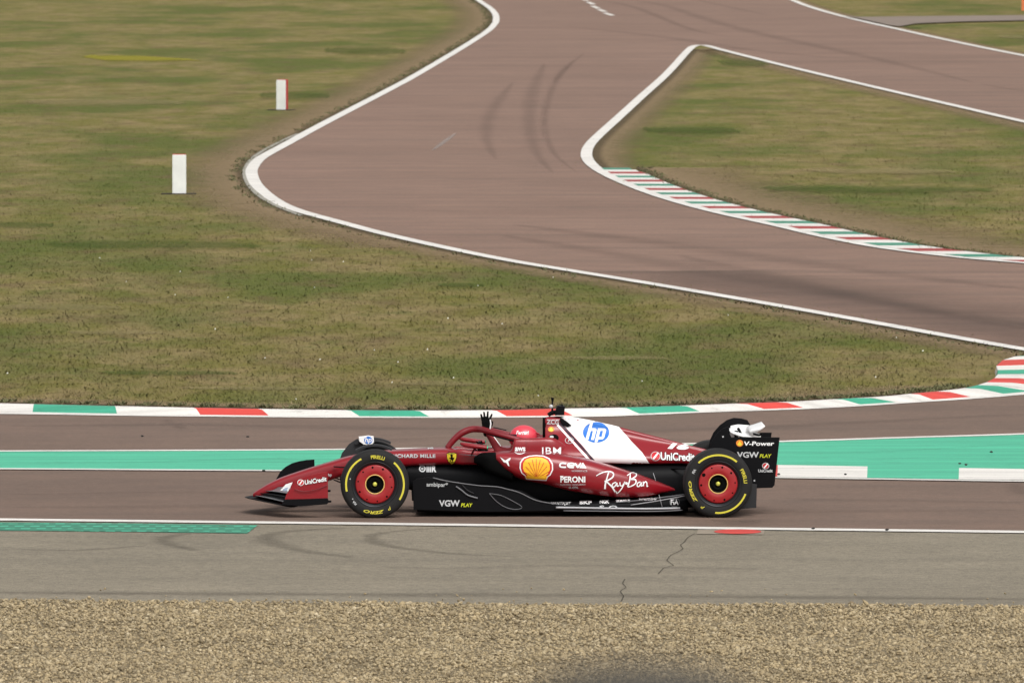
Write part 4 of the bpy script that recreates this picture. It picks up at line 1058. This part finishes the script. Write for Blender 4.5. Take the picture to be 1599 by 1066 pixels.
# painted panel joints
def joint(pts, objs=body): dstroke(pts, .45, dred, objs, .0025)
joint([(821,684.5),(822,694),(822,704)]); joint([(1000,676),(1000,700),(1000,722)][1:]); joint([(985,731),(980,752),(978,775)], pod); joint([(640,702),(642,712),(645,724)], [nose])
joint([(596,706),(598,715),(600,733)], [nose]); joint([(712,699.5),(714,710),(716,724)], [nose, tub[0]])
# grey shoulder strip under the mirror and air flow fins
tube('chassis_fin', [Q(717,709,-.36), Q(735,710.5,-.37), Q(752,711.5,-.38), Q(772,711.5,-.40)], [.004,.012,.012,.006], grey, car, .4, 8)

# ================================================================== the driver
def capsule(b, p, q, r0, r1, n=14, rings=6):
    """tapered limb with round ends"""
    p, q = Vector(p), Vector(q); ax = (q-p); L = ax.length; ax.normalize()
    s = ax.cross(Vector((.3,.2,.9))).normalized(); u = ax.cross(s); prof = []
    for k in range(rings+1):
        a = math.pi/2*k/rings; prof.append((-r0*math.cos(a), r0*math.sin(a)))
    for k in range(rings+1):
        a = math.pi/2*k/rings; prof.append((L+r1*math.sin(a), r1*math.cos(a)))
    V_ = [[b.verts.new(p+ax*h+(s*math.cos(t_)+u*math.sin(t_))*max(r, .0006)) for t_ in np.linspace(0, 2*math.pi, n, endpoint=False)] for h, r in prof]
    for A_, B_ in zip(V_, V_[1:]):
        for i in range(n): b.faces.new([A_[i], A_[(i+1)%n], B_[(i+1)%n], B_[i]])
    b.faces.new(V_[0][::-1]); b.faces.new(V_[-1])
def ellip(b, c, rad, seg=20):
    r = bmesh.ops.create_uvsphere(b, u_segments=seg, v_segments=seg//2+2, radius=1)
    for v in r['verts']: v.co = Vector((v.co.x*rad[0], v.co.y*rad[1], v.co.z*rad[2]))+Vector(c)
def fused(name, b, mat, parent, vox):
    o = bm_obj(name, b, mat, parent, True)
    m = o.modifiers.new('fuse', 'REMESH'); m.mode = 'VOXEL'; m.voxel_size = vox; m.use_smooth_shade = True
    sm_ = o.modifiers.new('soften', 'SMOOTH'); sm_.iterations = 3; sm_.factor = .5
    return o
H = Q(817, 682.3, 0)                      # helmet centre
person = empty('person', CARM @ Vector((H.x+.05, 0, .10)), YAW)
tag(person, 'driver in red suit and helmet seated in the cockpit, raising a black gloved hand', 'person')
PO = Vector((H.x+.05, 0, .10))
def L(v): return Vector(v)-PO
suit = simple('red_race_suit', (.22, .012, .018), .8); skin = simple('skin', (.45, .26, .18), .6)
b = bmesh.new()
hip = Vector((H.x+.10, 0, .20)); ch = Vector((H.x+.09, 0, H.z-.30)); nk = Vector((H.x+.045, 0, H.z-.13))
capsule(b, L(hip), L(ch), .15, .17); ellip(b, L(ch+Vector((0, 0, .04))), (.12, .20, .13)); capsule(b, L(ch), L(nk), .07, .058); capsule(b, L(nk), L(H+Vector((.01, 0, -.02))), .056, .056)
ellip(b, L(H), (.095, .075, .115)); ellip(b, L(H+Vector((-.098, 0, -.01))), (.018, .014, .022)); ellip(b, L(H+Vector((-.075, 0, -.07))), (.03, .035, .03))
el = Q(779, 703, -.15); wr = Q(759.5, 671.5, -.03); sh = Vector((ch.x-.01, -.19, ch.z+.07))
capsule(b, L(sh), L(el), .060, .048); capsule(b, L(el), L(wr), .047, .030)
sh2 = Vector((ch.x-.01, .19, ch.z+.07)); el2 = Vector((H.x-.12, .25, .50)); wr2 = Vector((Q(756,700,0).x+.02, .13, .60))
capsule(b, L(sh2), L(el2), .060, .048); capsule(b, L(el2), L(wr2), .047, .032)
for s in (-1, 1): capsule(b, L(hip+Vector((0, s*.09, 0))), L(hip+Vector((-.42, s*.10, .16))), .085, .06); capsule(b, L(hip+Vector((-.42, s*.10, .16))), L(hip+Vector((-.80, s*.09, .02))), .055, .04); capsule(b, L(hip+Vector((-.80, s*.09, .02))), L(hip+Vector((-.90, s*.09, .13))), .04, .03)
# raised hand inside the glove, fingers up
palm0 = wr; palm1 = Q(759.5, 658.5, -.03)
def hand(b, w0, p1, r, out):
    up = (p1-w0).normalized(); side = Vector((1, 0, 0)); side = (side-up*side.dot(up)).normalized(); bk = up.cross(side)
    for k in range(4):
        f = (k-1.5)*.023; capsule(b, L(w0+side*f*.6), L(p1+side*f), r*1.35, r*1.25)
    for k, (ln, ang, cu) in enumerate(((.080,-.26,.02),(.102,-.14,.04),(.108,.0,.12),(.088,.14,.50))):
        f = (k-1.5)*.024; base = p1+side*f; d1 = (up+side*ang+bk*.10).normalized(); m = base+d1*ln*.52; d2 = (up+side*(ang+cu*.7)+bk*(.25+cu)).normalized()
        capsule(b, L(base), L(m), r*.98, r*.9); capsule(b, L(m), L(m+d2*ln*.48), r*.9, r*.75)
    tb = w0+(p1-w0)*.35+side*.03; tm = tb+(side*.75+up*.75+bk*.3).normalized()*.035; capsule(b, L(tb), L(tm), r*1.2, r*1.05); capsule(b, L(tm), L(tm+(up+side*.25).normalized()*.032), r*1.05, r*.85)
hand(b, wr, palm1, .0088, 0)
w2d = Vector((-.5, -.15, .6)).normalized()
hand(b, wr2, wr2+w2d*.07, .0088, 0)
bodyo = fused('body', b, suit, person, .008)
gl_b = bmesh.new(); hand(gl_b, wr, palm1, .0135, 0); capsule(gl_b, L(wr-(palm1-wr).normalized()*.035), L(wr), .034, .033)
glove = fused('glove', gl_b, blackv, person, .0042)
gl_b = bmesh.new(); hand(gl_b, wr2, wr2+w2d*.07, .0112, 0); fused('glove', gl_b, blackv, person, .005)
b = bmesh.new(); d_ = (palm1-wr).normalized()
capsule(b, L(wr+Vector((.033, -.012, -.015))), L(palm1+Vector((.046, -.010, -.02))), .007, .0085); capsule(b, L(palm1+Vector((.046,-.010,-.02))), L(palm1+Vector((.040,-.012,.022))), .008, .006)
bm_obj('glove_trim', b, white, glove, True)
b = bmesh.new(); dd = (el-wr); capsule(b, L(wr+dd*.12+Vector((.030,-.022,0))), L(wr+dd*.80+Vector((.040,-.028,.008))), .007, .008); bm_obj('sleeve_stripe', b, white, bodyo, True)
# helmet: shell with a chin bar, dark visor, white lettering band
hel = bmesh.new(); bmesh.ops.create_uvsphere(hel, u_segments=40, v_segments=28, radius=1)
for v in hel.verts:
    x, y, z = v.co
    k = 1.0+.16*max(0, -x)*max(0, -z+.25); xx = x*.146*k; 
    if x > 0: xx *= 1.0+.14*max(0, .2+z)
    v.co = Vector((xx, y*.122*(1-.08*max(0, -z)), max(z*.128, -.115)))+L(H)
hm = simple('helmet_red', (.72, .055, .085), .35, coat=.3)
helmet = bm_obj('helmet', hel, hm, person, True)
vis = bmesh.new(); rows_ = []
for i in range(17):
    a = R(180-62+124*i/16); rows_.append([vis.verts.new(L(H)+Vector((math.cos(a)*.150*(1+.03*math.cos(t_)), math.sin(a)*.126, .045*math.sin(t_)-.002))) for t_ in (-1.0, -.5, 0, .5, 1.0)])
for A_, B_ in zip(rows_, rows_[1:]):
    for k in range(4): vis.faces.new([A_[k], A_[k+1], B_[k+1], B_[k]])
bm_obj('visor', vis, simple('visor', (.05,.03,.04), .1), helmet, True)
b = bmesh.new()
vs_, fs_ = text_mesh('Ferrari', 1, .03, .25); x0_ = min(v.x for v in vs_); x1_ = max(v.x for v in vs_)
out = []
for v in vs_:
    u = (v.x-x0_)/(x1_-x0_)-.5; x = u*.135-.01; z = (v.y-.3)*.055+.052
    yy = -.122*math.sqrt(max(.02, 1-(x/.146)**2-(z/.128)**2))-.004; out.append(L(H)+Vector((x, yy, z)))
add_faces(helmet, out, fs_, white)
sp_ = tube('rear_spoiler', [L(H)+Vector((.12,-.05,.055)), L(H)+Vector((.165,0,.03)), L(H)+Vector((.12,.05,.055))], .014, hm, helmet, .5, 8)
for yy in (-.124,): tube('side_stripe', [L(H)+Vector((-.10,-.085,-.06)), L(H)+Vector((0,-.124,-.055)), L(H)+Vector((.10,-.094,-.045)), L(H)+Vector((.128,-.05,0)), L(H)+Vector((.11,-.07,.045))], .006, white, helmet, .6, 6)
# head-and-neck restraint and belts
hr = tube('neck_restraint', [L(H)+Vector((-.10,-.13,-.16)), L(H)+Vector((.02,-.15,-.12)), L(H)+Vector((.11,-.06,-.10)), L(H)+Vector((.11,.06,-.10)), L(H)+Vector((.02,.15,-.12)), L(H)+Vector((-.10,.13,-.16))], .026, offw, person, .7, 10)
tube('harness', [L(H)+Vector((-.16,-.10,-.20)), L(H)+Vector((-.06,-.13,-.13)), L(H)+Vector((.06,-.12,-.11))], .022, simple('harness_white', (.5,.52,.5), .8), person, .4, 8)
